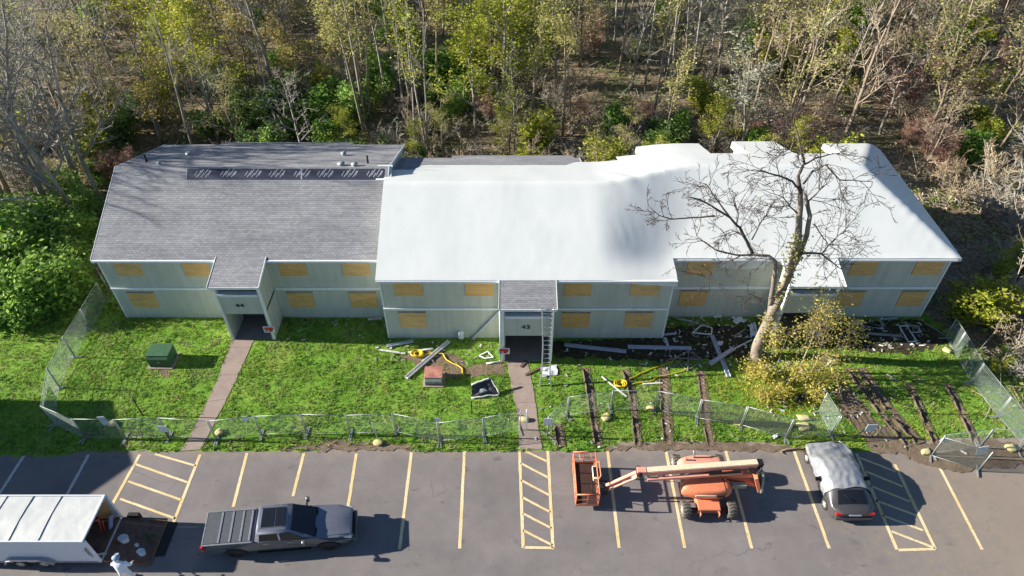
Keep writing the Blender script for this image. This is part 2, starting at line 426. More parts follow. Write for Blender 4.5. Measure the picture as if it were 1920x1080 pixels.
def strip(left, right, z): 
    mb = MB(); n = len(left)
    mb.add([(p[0], p[1], z) for p in left] + [(p[0], p[1], z) for p in right], [(i, i + n, i + n + 1, i + 1) for i in range(n - 1)]); return mb
def resample(pts, k):
    out = []
    for i in range(len(pts) - 1):
        for j in range(k): out.append(pts[i].lerp(pts[i + 1], j / k))
    return out + [pts[-1]]
PATHS = []
def path(name, L, Rr):
    L = [at(*p) for p in L]; Rr = [at(*p) for p in Rr]
    L = resample(L, 8); Rr = resample(Rr, 8)
    L2 = [p + Vector((.06 * nz(p.x, p.y * 2.2, 2), 0, 0)) for p in L]; R2 = [p + Vector((.06 * nz(p.x, p.y * 2.2, 7), 0, 0)) for p in Rr]
    mb = strip(L2, R2, .022); n = len(L2)
    mb.add([(p.x, p.y, .022) for p in L2] + [(p.x - .01, p.y, -.03) for p in L2], [(i, i + 1, i + n + 1, i + n) for i in range(n - 1)])
    mb.add([(p.x, p.y, .022) for p in R2] + [(p.x + .01, p.y, -.03) for p in R2], [(i + 1, i, i + n, i + n + 1) for i in range(n - 1)])
    for k in range(4, n - 1, 5):                   # control joints
        a, b = L2[k], R2[k]
        mb.add([(a.x, a.y, .0245), (b.x, b.y, .0245), (b.x, b.y + .025, .0245), (a.x, a.y + .025, .0245)], [(0, 1, 2, 3)], 1)
    PATHS.append((L, Rr)); return struct(name, mb, ['concrete_path', 'soil'])
path('path_to_left_entrance', [(441, 606), (434, 642), (402, 725), (363, 805), (339, 846)], [(507, 606), (474, 642), (437, 725), (403, 790), (377, 843)])
path('path_to_middle_entrance', [(945, 650), (950, 680), (962, 735), (972, 790), (974, 843)], [(1030, 650), (990, 680), (1001, 735), (1008, 790), (1016, 843)])
def in_path(x, y, mrg=.05):
    for L, Rr in PATHS:
        for i in range(len(L) - 1):
            a, b = (L[i], L[i + 1])
            if min(a.y, b.y) <= y <= max(a.y, b.y):
                k = (y - a.y) / ((b.y - a.y) or 1e-6)
                xl = a.x + (b.x - a.x) * k; xr = Rr[i].x + (Rr[i + 1].x - Rr[i].x) * k
                if xl - mrg < x < xr + mrg: return True
    return False
# soil patches (irregular outlines)
PATCH = []
def patch(pts, z=.012, mat='soil', rag=.28):
    P = [at(*p) for p in pts]; n = len(P); out = []
    for i in range(n):
        a, b = P[i], P[(i + 1) % n]
        k = max(2, int((b - a).length / .18))
        for j in range(k):
            q = a.lerp(b, j / k); nn = Vector((b.y - a.y, a.x - b.x, 0)).normalized()
            out.append(q + nn * rag * (nz(q.x * 2.4, q.y * 2.4, 4) + .6 * nz(q.x * 7, q.y * 7, 1)))
    PATCH.append([(p.x, p.y) for p in out])
    c = sum(out, Vector()) / len(out); mb = MB()
    pl = [(p.x, p.y, z) for p in out]
    if sum(pl[i][0] * pl[(i + 1) % len(pl)][1] - pl[(i + 1) % len(pl)][0] * pl[i][1] for i in range(len(pl))) < 0: pl.reverse()
    from mathutils.geometry import tessellate_polygon
    mb.add(pl, [t_ if (Vector(pl[t_[1]]) - Vector(pl[t_[0]])).cross(Vector(pl[t_[2]]) - Vector(pl[t_[0]])).z > 0 else t_[::-1] for t_ in tessellate_polygon([[Vector(q) for q in pl]])])
    return mb
mb = MB()
for k, pp in enumerate([
    [(520, 842), (580, 834), (640, 826), (700, 829), (770, 834), (772, 844), (640, 845)],
    [(1130, 842), (1210, 833), (1300, 826), (1400, 832), (1500, 837), (1530, 846), (1360, 845)],
    [(1560, 725), (1585, 715), (1610, 745), (1655, 800), (1740, 850), (1640, 850), (1600, 800), (1575, 770)],
    [(1690, 835), (1830, 822), (1930, 838), (1930, 870), (1800, 885), (1700, 862)],
    [(745, 668), (800, 655), (860, 668), (880, 695), (850, 712), (800, 690)],
    [(860, 690), (940, 675), (948, 700), (880, 706)],
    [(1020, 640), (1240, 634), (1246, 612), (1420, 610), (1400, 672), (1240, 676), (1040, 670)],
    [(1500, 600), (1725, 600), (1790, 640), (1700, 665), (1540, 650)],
    [(300, 690), (322, 688), (318, 706), (300, 704)],
]):
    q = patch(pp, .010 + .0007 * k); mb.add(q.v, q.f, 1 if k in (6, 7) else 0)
struct('dirt', mb, ['soil', 'shaded_soil'])
def in_poly(x, y, poly):
    c = False; j = len(poly) - 1
    for i in range(len(poly)):
        xi, yi = poly[i]; xj, yj = poly[j]
        if (yi > y) != (yj > y) and x < (xj - xi) * (y - yi) / (yj - yi) + xi: c = not c
        j = i
    return c
# wheel ruts of the lift across the lawn
RUTS = []
mb = MB()
for pts, w, h in [([(1098, 690), (1108, 745), (1116, 800), (1122, 836)], .38, .17), ([(1172, 692), (1187, 745), (1193, 800), (1197, 838)], .38, .17),
               ([(1244, 690), (1247, 745), (1250, 800), (1254, 836)], .5, .10), ([(1314, 695), (1320, 745), (1327, 800), (1334, 838)], .42, .07),
               ([(1588, 690), (1622, 735), (1660, 785), (1706, 838)], .38, .18), ([(1612, 690), (1650, 745), (1690, 795), (1726, 832)], .52, .24),
               ([(1702, 718), (1726, 765), (1742, 805), (1756, 835)], .38, .2), ([(1776, 720), (1800, 765), (1818, 805), (1830, 834)], .38, .18), ([(1046, 795), (1049, 815), (1052, 838)], .45, .14)]:
    P = resample([at(*p) for p in pts], 30); RUTS.append((P, w))
    pf = [(-.70, .006), (-.62, .5), (-.54, 1.0), (-.42, .5), (-.25, .06), (.10, .06), (.3, .12), (.5, .16), (.7, .006)]
    vs = []
    for i, p in enumerate(P):
        d = (P[min(i + 1, len(P) - 1)] - P[max(i - 1, 0)]).normalized(); s = Vector((-d.y, d.x, 0))
        if s.x < 0: s = -s
        endk = min(1, i / 8, (len(P) - 1 - i) / 8)
        for q, (a, b) in enumerate(pf):
            hh = b * h * (.75 + .9 * nz(p.x * 1.5 + a * 3, p.y * 2.5, q)) * endk * sstep(-.5, -.1, nz(p.x * .9, p.y * 1.1, 50))
            if 3 <= q <= 6: hh = max(0, hh) + (.03 if (i + q * (1 if q < 5 else -1)) % 4 < 2 else 0)
            c = p + s * a * w * (1 + .2 * nz(p.y * 1.7, q * .8))
            vs.append((c.x, c.y, .018 + max(0, hh)))
    k = len(pf)
    mb.add(vs, [(i * k + j, i * k + j + 1, (i + 1) * k + j + 1, (i + 1) * k + j) for i in range(len(P) - 1) for j in range(4)], 0, False)
    mb.add(vs, [(i * k + j, i * k + j + 1, (i + 1) * k + j + 1, (i + 1) * k + j) for i in range(len(P) - 1) for j in range(4, k - 1)], 1, False)
struct('tyre_tracks', mb, ['shaded_rut_soil', 'soil'])
def in_rut(x, y):
    for P, w in RUTS:
        if P[-1].y - .3 < y < P[0].y + .3:
            k = (y - P[0].y) / (P[-1].y - P[0].y); i = max(0, min(len(P) - 1, int(k * (len(P) - 1))))
            if abs(x - P[i].x) < w * .36: return True
    return False
# painted bay markings
def line(mb, a, b, w=.13, mi=0):
    a, b = at(*a), at(*b); d = (b - a).normalized(); s = Vector((-d.y, d.x, 0)) * w / 2 * (1 + .25 * abs(d.y)); z = -.014
    k = 14; pr = []
    for i in range(k + 1):
        p = a.lerp(b, i / k); e1 = 1 + .25 * nz(p.x * 5, p.y * 5, 1); e2 = 1 + .25 * nz(p.x * 5, p.y * 5, 6)
        pr += [(p.x - s.x * e1, p.y - s.y * e1, z), (p.x + s.x * e2, p.y + s.y * e2, z)]
    mb.add(pr, [(2 * i, 2 * i + 1, 2 * i + 3, 2 * i + 2) for i in range(k)], mi)
mb = MB()
for a, b in [((375, 852), (303, 1035)), ((262, 852), (213, 940)), ((463, 849), (437, 950)), ((570, 848), (549, 930)), ((668, 850), (651, 960)),
             ((772, 843), (749, 1030)), ((871, 842), (862, 1028)), ((974, 845), (981, 1027)), ((1027, 842), (1037, 1027)), ((1139, 842), (1161, 1027)),
             ((1248, 841), (1284, 1027)), ((1360, 841), (1410, 1028)), ((1489, 845), (1555, 1028)), ((1606, 850), (1682, 1030)), ((1678, 870), (1754, 1029)),
             ((1763, 878), (1842, 1030)), ((213, 940), (190, 985))]: line(mb, a, b)
line(mb, (1685, 1031), (1754, 1029)); line(mb, (982, 1026), (1038, 1027)); line(mb, (284, 1031), (305, 1031))
line(mb, (46, 852), (-40, 985), mi=1); line(mb, (166, 852), (110, 955), mi=1)
for a, b in [((290, 851), (367, 873)), ((254, 870), (351, 904)), ((240, 902), (340, 937)), ((225, 935), (329, 972)), ((215, 966), (280, 990)),
             ((984, 845), (1026, 865)), ((976, 868), (1028, 895)), ((977, 900), (1030, 928)), ((979, 932), (1032, 960)), ((980, 962), (1034, 990)), ((981, 994), (1036, 1022)),
             ((1610, 857), (1680, 884)), ((1620, 882), (1693, 912)), ((1631, 910), (1706, 940)), ((1642, 938), (1718, 966)), ((1655, 966), (1731, 994)), ((1672, 996), (1750, 1026))]: line(mb, a, b, .11)
struct('parking_markings', mb, ['line_paint', 'white_line_paint'])

# ------------------------------------------------------------------ the three blocks
YA, YB, YC = 33.2, 31.3, 33.3
def prof(y):                       # roof height, y measured from the front eave
    if y < 6.2: return 5.36 + 2.86 * y / 6.2
    return 8.22 - 2.3 * (y - 6.2) / 6.7
def text_mesh(body, size, x, y, z):
    cu = bpy.data.curves.new('t', 'FONT'); cu.body = body; cu.size = size; cu.extrude = .012; cu.align_x = 'CENTER'; cu.align_y = 'CENTER'
    ob = bpy.data.objects.new('t', cu); COL.objects.link(ob)
    bpy.context.view_layer.update()
    me = ob.evaluated_get(bpy.context.evaluated_depsgraph_get()).to_mesh()
    mb = MB(); mb.add([(x + p.co.x * ST, y - p.co.z, z + p.co.y) for p in me.vertices], [tuple(q.vertices) for q in me.polygons])
    bpy.data.objects.remove(ob); bpy.data.curves.remove(cu); return mb
def block(name, label, X0, X1, yf, tx0, tx1, num, shingle, missing, depth=12.4, eave=5.22, trow=None):
    root = thing(name, ((X0 + X1) / 2, yf, 0), label, 'apartment block')
    yr = yf + depth; w = .16
    mb = MB()
    mb.box(X0, tx0, yf, yf + w, -.05, eave); mb.box(tx1, X1, yf, yf + w, -.05, eave)
    mb.box(X0, X0 + w, yf + w, yr, -.05, eave); mb.box(X1 - w, X1, yf + w, yr, -.05, eave); mb.box(X0 + w, X1 - w, yr - w, yr, -.05, eave)
    if shingle:
        off = yf - .2
        for x in ((X0 + .02, X1 - .14) if num == '44' else (X0 + .02,)):
            mb.prism([(yf, eave + .004), (yr, eave + .004), (yr, prof(yr - off) - .22), (yf + 6.0, prof(6.2) - .2), (yf, prof(.2) - .16)], 'x', x, x + .12)
    part('wall', mb, 'siding', root)
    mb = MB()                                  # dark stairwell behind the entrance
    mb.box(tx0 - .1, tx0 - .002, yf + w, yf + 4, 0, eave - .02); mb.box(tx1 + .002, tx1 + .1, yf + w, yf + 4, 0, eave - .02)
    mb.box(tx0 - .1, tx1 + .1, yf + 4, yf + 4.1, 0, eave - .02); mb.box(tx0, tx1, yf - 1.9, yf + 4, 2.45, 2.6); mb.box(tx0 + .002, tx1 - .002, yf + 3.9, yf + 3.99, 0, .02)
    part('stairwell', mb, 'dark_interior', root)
    mb = MB(); mb.box(tx0 + .17, tx1 - .17, yf - 2.0, yf + 3.88, -.04, .03); part('porch_slab', mb, 'concrete_path', root)
    for a, b in ((X0 - .01, tx0 - .17), (tx1 + .17, X1 + .01)):
        mb = MB(); mb.box(a, b, yf - .10, yf - .002, 2.66, 2.8); part('belt_trim', mb, 'trim_white', root)
    for x in (X0 - .03, X1 - .05):
        mb = MB(); mb.box(x, x + .08, yf - .03, yf - .003, .02, 2.655); mb.box(x, x + .08, yf - .03, yf - .003, 2.805, eave - .01); part('corner_trim', mb, 'trim_white', root)
    for dx in (1.75, 6.15, 12.25, 16.35):
        for lvl, z0 in ((0, 1.05), (1, 3.83)):
            if (round(dx, 2), lvl) in missing: continue
            x = X0 + dx + U(-.04, .04); a = U(-.02, .02); hw = .86 + U(-.03, .03)
            if x + hw > tx0 - .2 and x - hw < tx1 + .2: continue
            mb = MB(); zz = z0 + U(-.03, .03)
            mb.prism([(x - hw, zz - a), (x + hw, zz + a), (x + hw, zz + 1.3 + a), (x - hw, zz + 1.3 - a)], 'y', yf - .055, yf - .006)
            o = part('plywood_board', mb, 'plywood', root)
            fr = MB()
            fr.box(x - hw - .05, x + hw + .05, yf - .07, yf - .004, zz + 1.335, zz + 1.40)
            part('window_head', fr, 'grey_wood', o)
    # entrance tower
    yt = yf - 2.05
    mb = MB()
    mb.box(tx0, tx0 + .16, yt, yf - .004, 0, 4.8); mb.box(tx1 - .16, tx1, yt, yf - .004, 0, 4.8)
    mb.box(tx0 + .162, tx1 - .162, yt + .02, yt + .16, 2.35, 4.02); mb.box(tx0 + .162, tx1 - .162, yt + .02, yt + .16, 4.66, 4.8)
    tw = part('entrance_tower', mb, 'siding', root)
    mb = MB(); mb.box(tx0 + .162, tx1 - .162, yt - .07, yt + .3, 4.022, 4.09); mb.box(tx0 + .2, tx1 - .2, yt - .03, yt + .018, 3.86, 4.02)
    mb.box(tx0 + .162, tx1 - .162, yt - .02, yt + .018, 4.6, 4.68)
    part('opening_sill', mb, 'fascia_blue', tw)
    for x, xo in ((tx0 - .035, tx0 - .03), (tx1 - .105, tx1 + .003)):
        mb = MB(); mb.box(x, x + .14, yt - .03, yt - .003, .02, 4.78); mb.box(xo, xo + .027, yt + .003, yt + .12, .02, 4.78); part('corner_trim', mb, 'trim_white', tw)
    rowm = trow or 'shingle'
    mb = MB(); ov = .16
    zt, zb = 5.39, 4.86
    mb.prism([(yf - .05, zt + .05), (yt - .25, zb + .05), (yt - .25, zb - .06), (yf - .05, zt - .06)], 'x', tx0 - ov, tx1 + ov)
    part('tower_roof', mb, rowm, tw)
    mb = MB(); mb.box(tx0 - ov, tx1 + ov, yt - .29, yt - .253, zb - .14, zb + .035)
    for x in (tx0 - ov - .035, tx1 + ov + .003): mb.prism([(yf - .06, zt + .07), (yt - .28, zb + .07), (yt - .28, zb - .12), (yf - .06, zt - .12)], 'x', x, x + .032)
    part('tower_fascia', mb, 'trim_white', tw)
    if num:
        part('house_number', text_mesh(num, .44, (tx0 + tx1) / 2 - .1, yt - .02, 3.12), 'black', tw)
        mb = MB(); mb.box((tx0 + tx1) / 2 - .14, (tx0 + tx1) / 2 + .1, yt + .3, yt + .42, 4.5, 4.6); part('stair_lamp', mb, 'trim_white', tw)
    # eaves
    for a, b in ((X0 - .1, tx0 - .165), (tx1 + .165, X1 + .1)):
        mb = MB(); mb.box(a, b, yf - .36, yf - .21, eave - .02, eave + .12); mb.box(a, b, yf - .208, yf - .002, eave - .02, eave + .02); part('fascia', mb, 'fascia_blue', root)
    return root

def shingle_roof(root, X0, X1, yf, ext, cut=None):
    off = yf - .2; yend = yf + 12.85
    mb = MB(); ys_ = [off - .06, off + 6.2, yend]; zs = [prof(-.06), prof(6.2), prof(yend - off)]
    th = .1
    mb.prism([(ys_[0], zs[0]), (ys_[1], zs[1]), (ys_[2], zs[2]), (ys_[2], zs[2] - th), (ys_[1], zs[1] - th), (ys_[0], zs[0] - th)], 'x', X0, X1)
    a, b = ext; s = -2.3 / 6.7
    mb.prism([(yend, zs[2]), (yend + .75, zs[2] + s * .75), (yend + .75, zs[2] + s * .75 - th), (yend, zs[2] - th)], 'x', a, b)
    r = part('roof', mb, 'shingle', root)
    for x in (X0 - .034, X1 + .003):
        mb = MB(); mb.prism([(ys_[0], zs[0] + .015), (ys_[1], zs[1] + .015), (ys_[2], zs[2] + .015), (ys_[2], zs[2] - .2), (ys_[1], zs[1] - .2), (ys_[0], zs[0] - .2)], 'x', x, x + .03)
        part('rake_trim', mb, 'trim_white', r)
    return r

XA0, XA1, XB0, XB1, XC0, XC1 = -26.28, -8.32, -8.16, 9.96, 10.3, 27.9
A = block('apartment_block', 'grey-shingled apartment block numbered 44 with boarded windows', XA0, XA1, YA, -18.45, -15.65, '44', True, {(6.15, 0)})
rA = shingle_roof(A, XA0 - .18, XA1 + .1, YA, (-22.3, -12.3))
offA = YA - .2
def onroof(X, y, off, lift=0): return Vector((X, off + y, prof(y) + lift))
mb = MB()                               # strip of underlayment along the ridge with printed marks
x0, x1 = -21.6, -8.5
def UP(x, y, l): return onroof(x, y, offA, l)
ya, yb2 = 5.25, 6.05
mb.quad(UP(x0, ya, .02), UP(x1, ya, .02), UP(x1, yb2, .02), UP(x0, yb2, .02))
for k in range(8):
    cx = x0 + .9 + k * 1.63 + U(-.1, .1)
    for q in range(7):
        sx_ = cx + q * .15 - .3; dl = .34 if q % 3 else .18; y0_ = ya + .12 + (.08 if q % 2 else .2)
        mb.quad(UP(sx_, y0_, .026), UP(sx_ + .06, y0_, .026), UP(sx_ + .06 + dl * .7, y0_ + dl + .12, .026), UP(sx_ + dl * .7, y0_ + dl + .12, .026), mi=1)
for (xa, xb) in ((x0 + .05, x0 + .1), (cx - 4.6, cx - 4.52)):
    mb.quad(UP(xa, ya + .03, .028), UP(xb, ya + .03, .028), UP(xb - .12, yb2 - .03, .028), UP(xa - .12, yb2 - .03, .028), mi=1)
mb.quad(UP(x0, ya - .05, .023), UP(x1, ya - .05, .023), UP(x1, ya - .003, .023), UP(x0, ya - .003, .023), mi=1)
part('underlayment_strip', mb, ['underlay', 'underlay_print'], rA)
for (u, v_, hh, r_) in [(275, 303, .5, .07), (300, 309, .18, .12), (355, 291, .16, .2), (645, 291, .18, .16), (690, 306, .5, .07), (640, 310, .14, .2), (665, 311, .14, .18)]:
    P0 = None
    for k in range(200):                 # walk down the ray onto the rear slope
        zz = 8.5 - k * .02; q = at(u, v_, zz)
        if zz <= prof(q.y - offA): P0 = q; break
    if P0:
        mb = MB(); mb.cyl((P0.x, P0.y, P0.z - .1), (P0.x, P0.y, P0.z + hh), r_, 8); mb.cyl((P0.x, P0.y, P0.z + hh), (P0.x, P0.y, P0.z + hh + .05), r_ * 1.3, 8)
        part('roof_vent', mb, 'galvanised' if r_ > .1 else 'black_post', rA)

B = block('apartment_block', 'forward-set apartment block numbered 43 with flat white roof wrap and a ladder', XB0, XB1, YB, -.6, 2.5, '43', True, {(6.15, 0)})
shingle_roof(B, XB0 - .06, 5.0, YB, (-4.5, 4.6))
C_ = block('apartment_block', 'white-wrapped apartment block behind the big bare tree', XC0, XC1, YC, 17.15, 20.25, None, False, set(), depth=9.3, trow='membrane')
for a, b, e in ((9.9, 14.0, 45.7), (17.2, 20.0, 46.4), (23.9, 27.9, 45.7)):
    mb = MB(); mb.box(a, b, YC + 9.31, e, -.05, 5.2); part('rear_bay', mb, 'siding', C_)

offB, offC = YB - .22, YC - .2
def smin(a, b, k=.35):
    h = max(0, min(1, .5 + .5 * (b - a) / k)); return b + (a - b) * h - k * h * (1 - h)
def memZ(x, y):
    q = sstep(32.8, 37.5, y)
    k = sstep(5.2, 10.3 + 2.6 * q, x)
    k *= .3 + .7 * sstep(31.2, 33.4, y)
    off = offB + (offC - offB) * k
    z = prof(y - off) + .075
    hip = 5.45 + (28.25 - x) * .60
    z = smin(z, hip, .22) if x > 18 else z
    z += .02 * nz(x * .45, y * .45, 2) + .006 * nz(x * 2.3, y * 1.2, 5)
    z += .05 * math.sin(3.2 * (x + .7 * y)) * math.exp(-((x - 7.6) ** 2 / 1.5 + (y - 38.6) ** 2 / 1.2))
    z += .010 * math.sin(9 * x + 3 * y) * math.exp(-((x - 7.2) ** 2 / 1.0 + (y - 34.3) ** 2 / .5))
    z += .045 * math.sin(7 * (x - .9 * y)) * math.exp(-((x - 26.6) ** 2 / 1.4 + (y - 38.0) ** 2 / 5))
    z += .03 * nz(x * 1.2, y * 4, 8) * sstep(25, 27, x)
    return z
def sheet(mb, x0, x1, y0, y1, st=.22, skirt=True, sides='', drop=.2):
    nx, ny = max(2, int((x1 - x0) / st)), max(2, int((y1 - y0) / st))
    mb.grid(lambda a, b: (x0 + (x1 - x0) * a, y0 + (y1 - y0) * b, memZ(x0 + (x1 - x0) * a, y0 + (y1 - y0) * b)), nx, ny)
    def sk(pts, nrm):
        k = len(pts); dd = [drop * (1 + .35 * nz(p[0] * 1.3, p[1] * 1.3, 3)) for p in pts]
        mb.add([p for p in pts] + [(p[0] + nrm[0] * .03, p[1] + nrm[1] * .03, p[2] - dd[i]) for i, p in enumerate(pts)], [(i, i + 1, i + 1 + k, i + k) for i in range(k - 1)], 0, False)
    X_ = [x0 + (x1 - x0) * i / nx for i in range(nx + 1)]; Y_ = [y0 + (y1 - y0) * i / ny for i in range(ny + 1)]
    if 'f' in sides: sk([(x, y0, memZ(x, y0)) for x in X_], (0, -1))
    if 'b' in sides: sk([(x, y1, memZ(x, y1)) for x in X_], (0, 1))
    if 'l' in sides: sk([(x0, y, memZ(x0, y)) for y in Y_], (-1, 0))
    if 'r' in sides: sk([(x1, y, memZ(x1, y)) for y in Y_], (1, 0))
mb = MB(); fB = YB - .30
sheet(mb, XB0 - .14, 10.1, fB, 39.6, sides='fl'); 
mb2 = MB(); sheet(mb2, 10.1, 10.1001, fB, 33.0, sides='r', drop=.3); mb.add(mb2.v, mb2.f)
def redge(x): return 41.7 + .06 * nz(x * 2, 0) + .9 * sstep(3.7, 4.7, x) - 1.3 * (1 - sstep(-6.9, -6.2, x))
nx = 84
mb.grid(lambda a, b: (XB0 - .14 + (10.1 - XB0 + .14) * a, 39.6 + (redge(XB0 - .14 + (10.1 - XB0 + .14) * a) - 39.6) * b, memZ(XB0 - .14 + (10.1 - XB0 + .14) * a, 39.6 + (redge(XB0 - .14 + (10.1 - XB0 + .14) * a) - 39.6) * b)), nx, 10)
sheet(mb, 7.6, 10.1, 42.5, 43.6, sides='b'); 
wB = part('roof_wrap', mb, 'membrane', B)
mb = MB()                                # the sheet's end lapped over the neighbour's ridge
mb.quad(UP(-9.0, 5.2, .05), UP(-8.0, 5.2, .05), UP(-8.0, 6.5, .06), UP(-9.0, 6.5, .06)); part('wrap_lap', mb, 'membrane', wB)
mb = MB(); mb.box(-1.0, 2.9, fB - .03, fB + .25, 5.2, 5.24)
mb = MB(); fC = YC - .29
sheet(mb, 10.1, 28.25, fC, 42.7, sides='fbr')
for a, b, e in ((10.1, 14.2, 46.0), (17.0, 20.2, 46.7), (23.7, 28.25, 46.0)): sheet(mb, a, b, 42.7, e, sides='blr', drop=.55)
sheet(mb, 9.5, 10.1, 43.6, 46.0, sides='bl', drop=.5)
wC = part('roof_wrap', mb, 'membrane', C_)
mb = MB()                                # loose flap hanging in front of the upper wall
mb.grid(lambda a, b: (13.15 + 2.9 * a, fC - .05 + .06 * math.sin(9 * a) * b, 5.2 - .58 * b + .05 * nz(a * 5, b * 3)), 16, 6)
part('hanging_flap', mb, 'membrane', wC)

# neighbouring block beyond the left of the frame, whose gable shades the lawn and bays
N_ = thing('apartment_block', (-46, 22.4, 0), 'neighbouring gabled block beyond the left edge shading the lawn', 'apartment block')
mb = MB(); mb.prism([(18.4, -.05), (26.5, -.05), (26.5, 5.3), (22.4, 6.4), (18.4, 5.1)], 'x', -56, -38.4); part('wall', mb, 'siding', N_)
mb = MB(); mb.prism([(18.2, 5.1), (22.4, 6.42), (26.7, 5.28), (26.7, 5.4), (22.4, 6.55), (18.2, 5.22)], 'x', -56.2, -38.2); part('roof', mb, 'shingle', N_)
for y in (20.4, 24.2):
    for z in (1.1, 3.6):
        mb = MB(); mb.box(-38.398, -38.34, y - .6, y + .6, z, z + 1.25); part('window', mb, 'glass_dark', N_)
# red-and-white notices fixed beside the entrances
def notice(x, y, z, label, tilt=0):
    r = thing('notice_sign', (x, y, z), label, 'sign', 'red and white notices at the entrances')
    mb = MB(); mb.box(x - .36, x + .36, y - .03, y, z - .27, z + .27); part('sign_panel', mb, 'sign_white', r)
    mb = MB(); mb.box(x - .29, x + .29, y - .036, y - .0305, z - .03, z + .21); mb.box(x - .03, x + .2, y - .036, y - .0305, z - .2, z - .03); part('red_print', mb, 'sign_red', r)
    mb = MB(); mb.box(x - .28, x - .1, y - .036, y - .0305, z - .2, z - .06); part('small_print', mb, 'sign_blue', r)
notice(-15.78, YA - 2.12, 1.05, 'red and white notice on the corner of the entrance numbered 44')
notice(-.5, YB - 2.12, 1.05, 'red and white notice on the corner of the entrance numbered 43')
notice(19.95, YC - 2.12, 1.05, 'red notice half hidden by the golden shrub')

# ------------------------------------------------------------------ temporary chain-link fence
FH = 1.85
def fence(a, b, label, feet=True, bars=11, thick=.0028, diag=.13, feetlen=.42, infill='wire', wr=.0017):
    a = at(*a) if not isinstance(a, Vector) else a; b = at(*b) if not isinstance(b, Vector) else b
    base = ((a.x + b.x) / 2, (a.y + b.y) / 2, 0)
    r = thing('fence_panel', base, label, 'fence panel', 'temporary chain-link fence panels')
    d = (b - a); L = d.length; d.normalize(); s = Vector((-d.y, d.x, 0)); Z = Vector((0, 0, 1))
    a2 = a + d * .04; b2 = b - d * .04
    for p in (a2, b2):
        mb = MB(); mb.tube([p + Z * .02, p + Z * FH], .028, 6); part('post', mb, 'galvanised', r)
        if feet:
            mb = MB(); mb.bar(p - s * feetlen + Z * .035, p + s * feetlen + Z * .035, .07, .05); part('foot', mb, 'galvanised', r)
    for z in (.14, FH - .02):
        mb = MB(); mb.tube([a2 + Z * z, b2 + Z * z], .016, 6); part('rail', mb, 'galvanised', r)
    mb = MB(); L2 = L - .1; h0, h1 = .16, FH - .04; H_ = h1 - h0
    for k in range(1, bars):
        z = h0 + H_ * k / bars; mb.tube([a2 + Z * z, b2 + Z * z], thick, 3, cap=False)
    n = int((L2 + H_) / diag)
    for k in range(n + 1):
        o = k * diag
        x0, z0 = (o, 0) if o < L2 else (L2, o - L2); x1, z1 = (o - H_, H_) if o > H_ else (0, o)
        for fl in (0, 1):
            X0_, X1_ = (x0, x1) if not fl else (L2 - x0, L2 - x1)
            mb.tube([a2 + d * X0_ + Z * (h0 + z0), a2 + d * X1_ + Z * (h0 + z1)], wr, 3, cap=False)
    part('mesh_infill', mb, infill, r)
    return r
front = [(236, 823), (318, 820), (407, 826), (491, 817), (576, 813), (658, 815), (743, 812), (825, 829), (908, 820), (977, 806)]
fl = ['between the left bays and the sign with a dark post', 'with the paper sign beside the left concrete path', 'starting at the right edge of the left concrete path', 'second to the right of the left concrete path',
      'above the third single bay line from the left', 'beside the lone pole with a yellow sandbag', 'right of the lone pole with a yellow sandbag', 'below the dark folded roofing sheet', 'ending at the middle concrete path']
seq = [(0, 1), (1, 2), (2, 3), (3, 4), (4, 5), (5, 6), (6, 7), (7, 8), (8, 9)]
names = ['half in shadow beside the white paper notice', 'crossing the left concrete path', 'just right of the left concrete path', 'second one right of the left concrete path',
         'on the lawn behind the rear of the pickup stall row', 'at the bare soil behind the lone leaning pole', 'right of the lone leaning pole with a sandbag', 'in front of the dark folded roofing sheet', 'ending at the middle concrete path']
for (i, j), nm in zip(seq, names): fence(front[i], front[j], 'chain-link fence panel ' + nm)
fence((1026, 818), (1063, 781), 'chain-link fence panel angled back behind the white square sign')
f2 = [(1063, 781), (1145, 769), (1227, 770), (1306, 786), (1389, 799), (1473, 823), (1558, 815)]
n2_ = ['between the white square sign and the knocked-over yellow sandbag', 'with a crooked post by the knocked-over sandbag', 'standing across the wheel ruts opposite the lift basket', 'behind the orange lift with one dark bent edge',
       'behind the turntable of the orange lift with dark sheeting', 'with two yellow sandbags behind the covered car']
for i, nm in enumerate(n2_): fence(f2[i], f2[i + 1], 'chain-link fence panel ' + nm, **(dict(infill='dark_mesh', wr=.006, diag=.10) if i in (3, 4) else {}))
fence((1560, 818), (1533, 772), 'chain-link fence panel turned end-on into the golden shrub', bars=13, thick=.011)
fence((1743, 856), (1834, 884), 'chain-link gate panel swung out toward the car park on the right', bars=9, diag=.10, infill='dark_mesh', wr=.006)
fence((1746, 852), (1836, 840), 'chain-link panel with a pipe on top behind the swung-out gate')
fence((1836, 840), (1910, 846), 'chain-link panel beside the yellow sandbag at the right edge')
rs = [(1770, 634), (1787, 660), (1820, 719), (1868, 781), (1918, 838)]
for i, nm in enumerate(['in the building shadow at the far right corner', 'with bright bars right of the sunlit lawn strip', 'crossed by the long tree shadow on the right', 'with bright bars nearest the right edge of the lawn']):
    fence(rs[i], rs[i + 1], 'chain-link fence panel ' + nm, bars=13, thick=.012)
ls = [(209, 555), (201, 566), (172, 617), (141, 670), (113, 728), (103, 798), (160, 822)]
for i, nm in enumerate([None, 'beside the left wall of the grey-roofed block', 'left of the lawn below the dense green bushes', 'left of the green utility box', 'running into the shadow at the left', 'darkest at the shaded left corner']):
    if nm: fence(ls[i], ls[i + 1], 'chain-link fence panel ' + nm, bars=13, thick=.009)
fence(ls[0], (193, 528), 'short chain-link panel against the left end of the grey-roofed block', bars=13, thick=.011)
fence(ls[6], front[0], 'chain-link fence panel wholly in shadow behind the left bays')

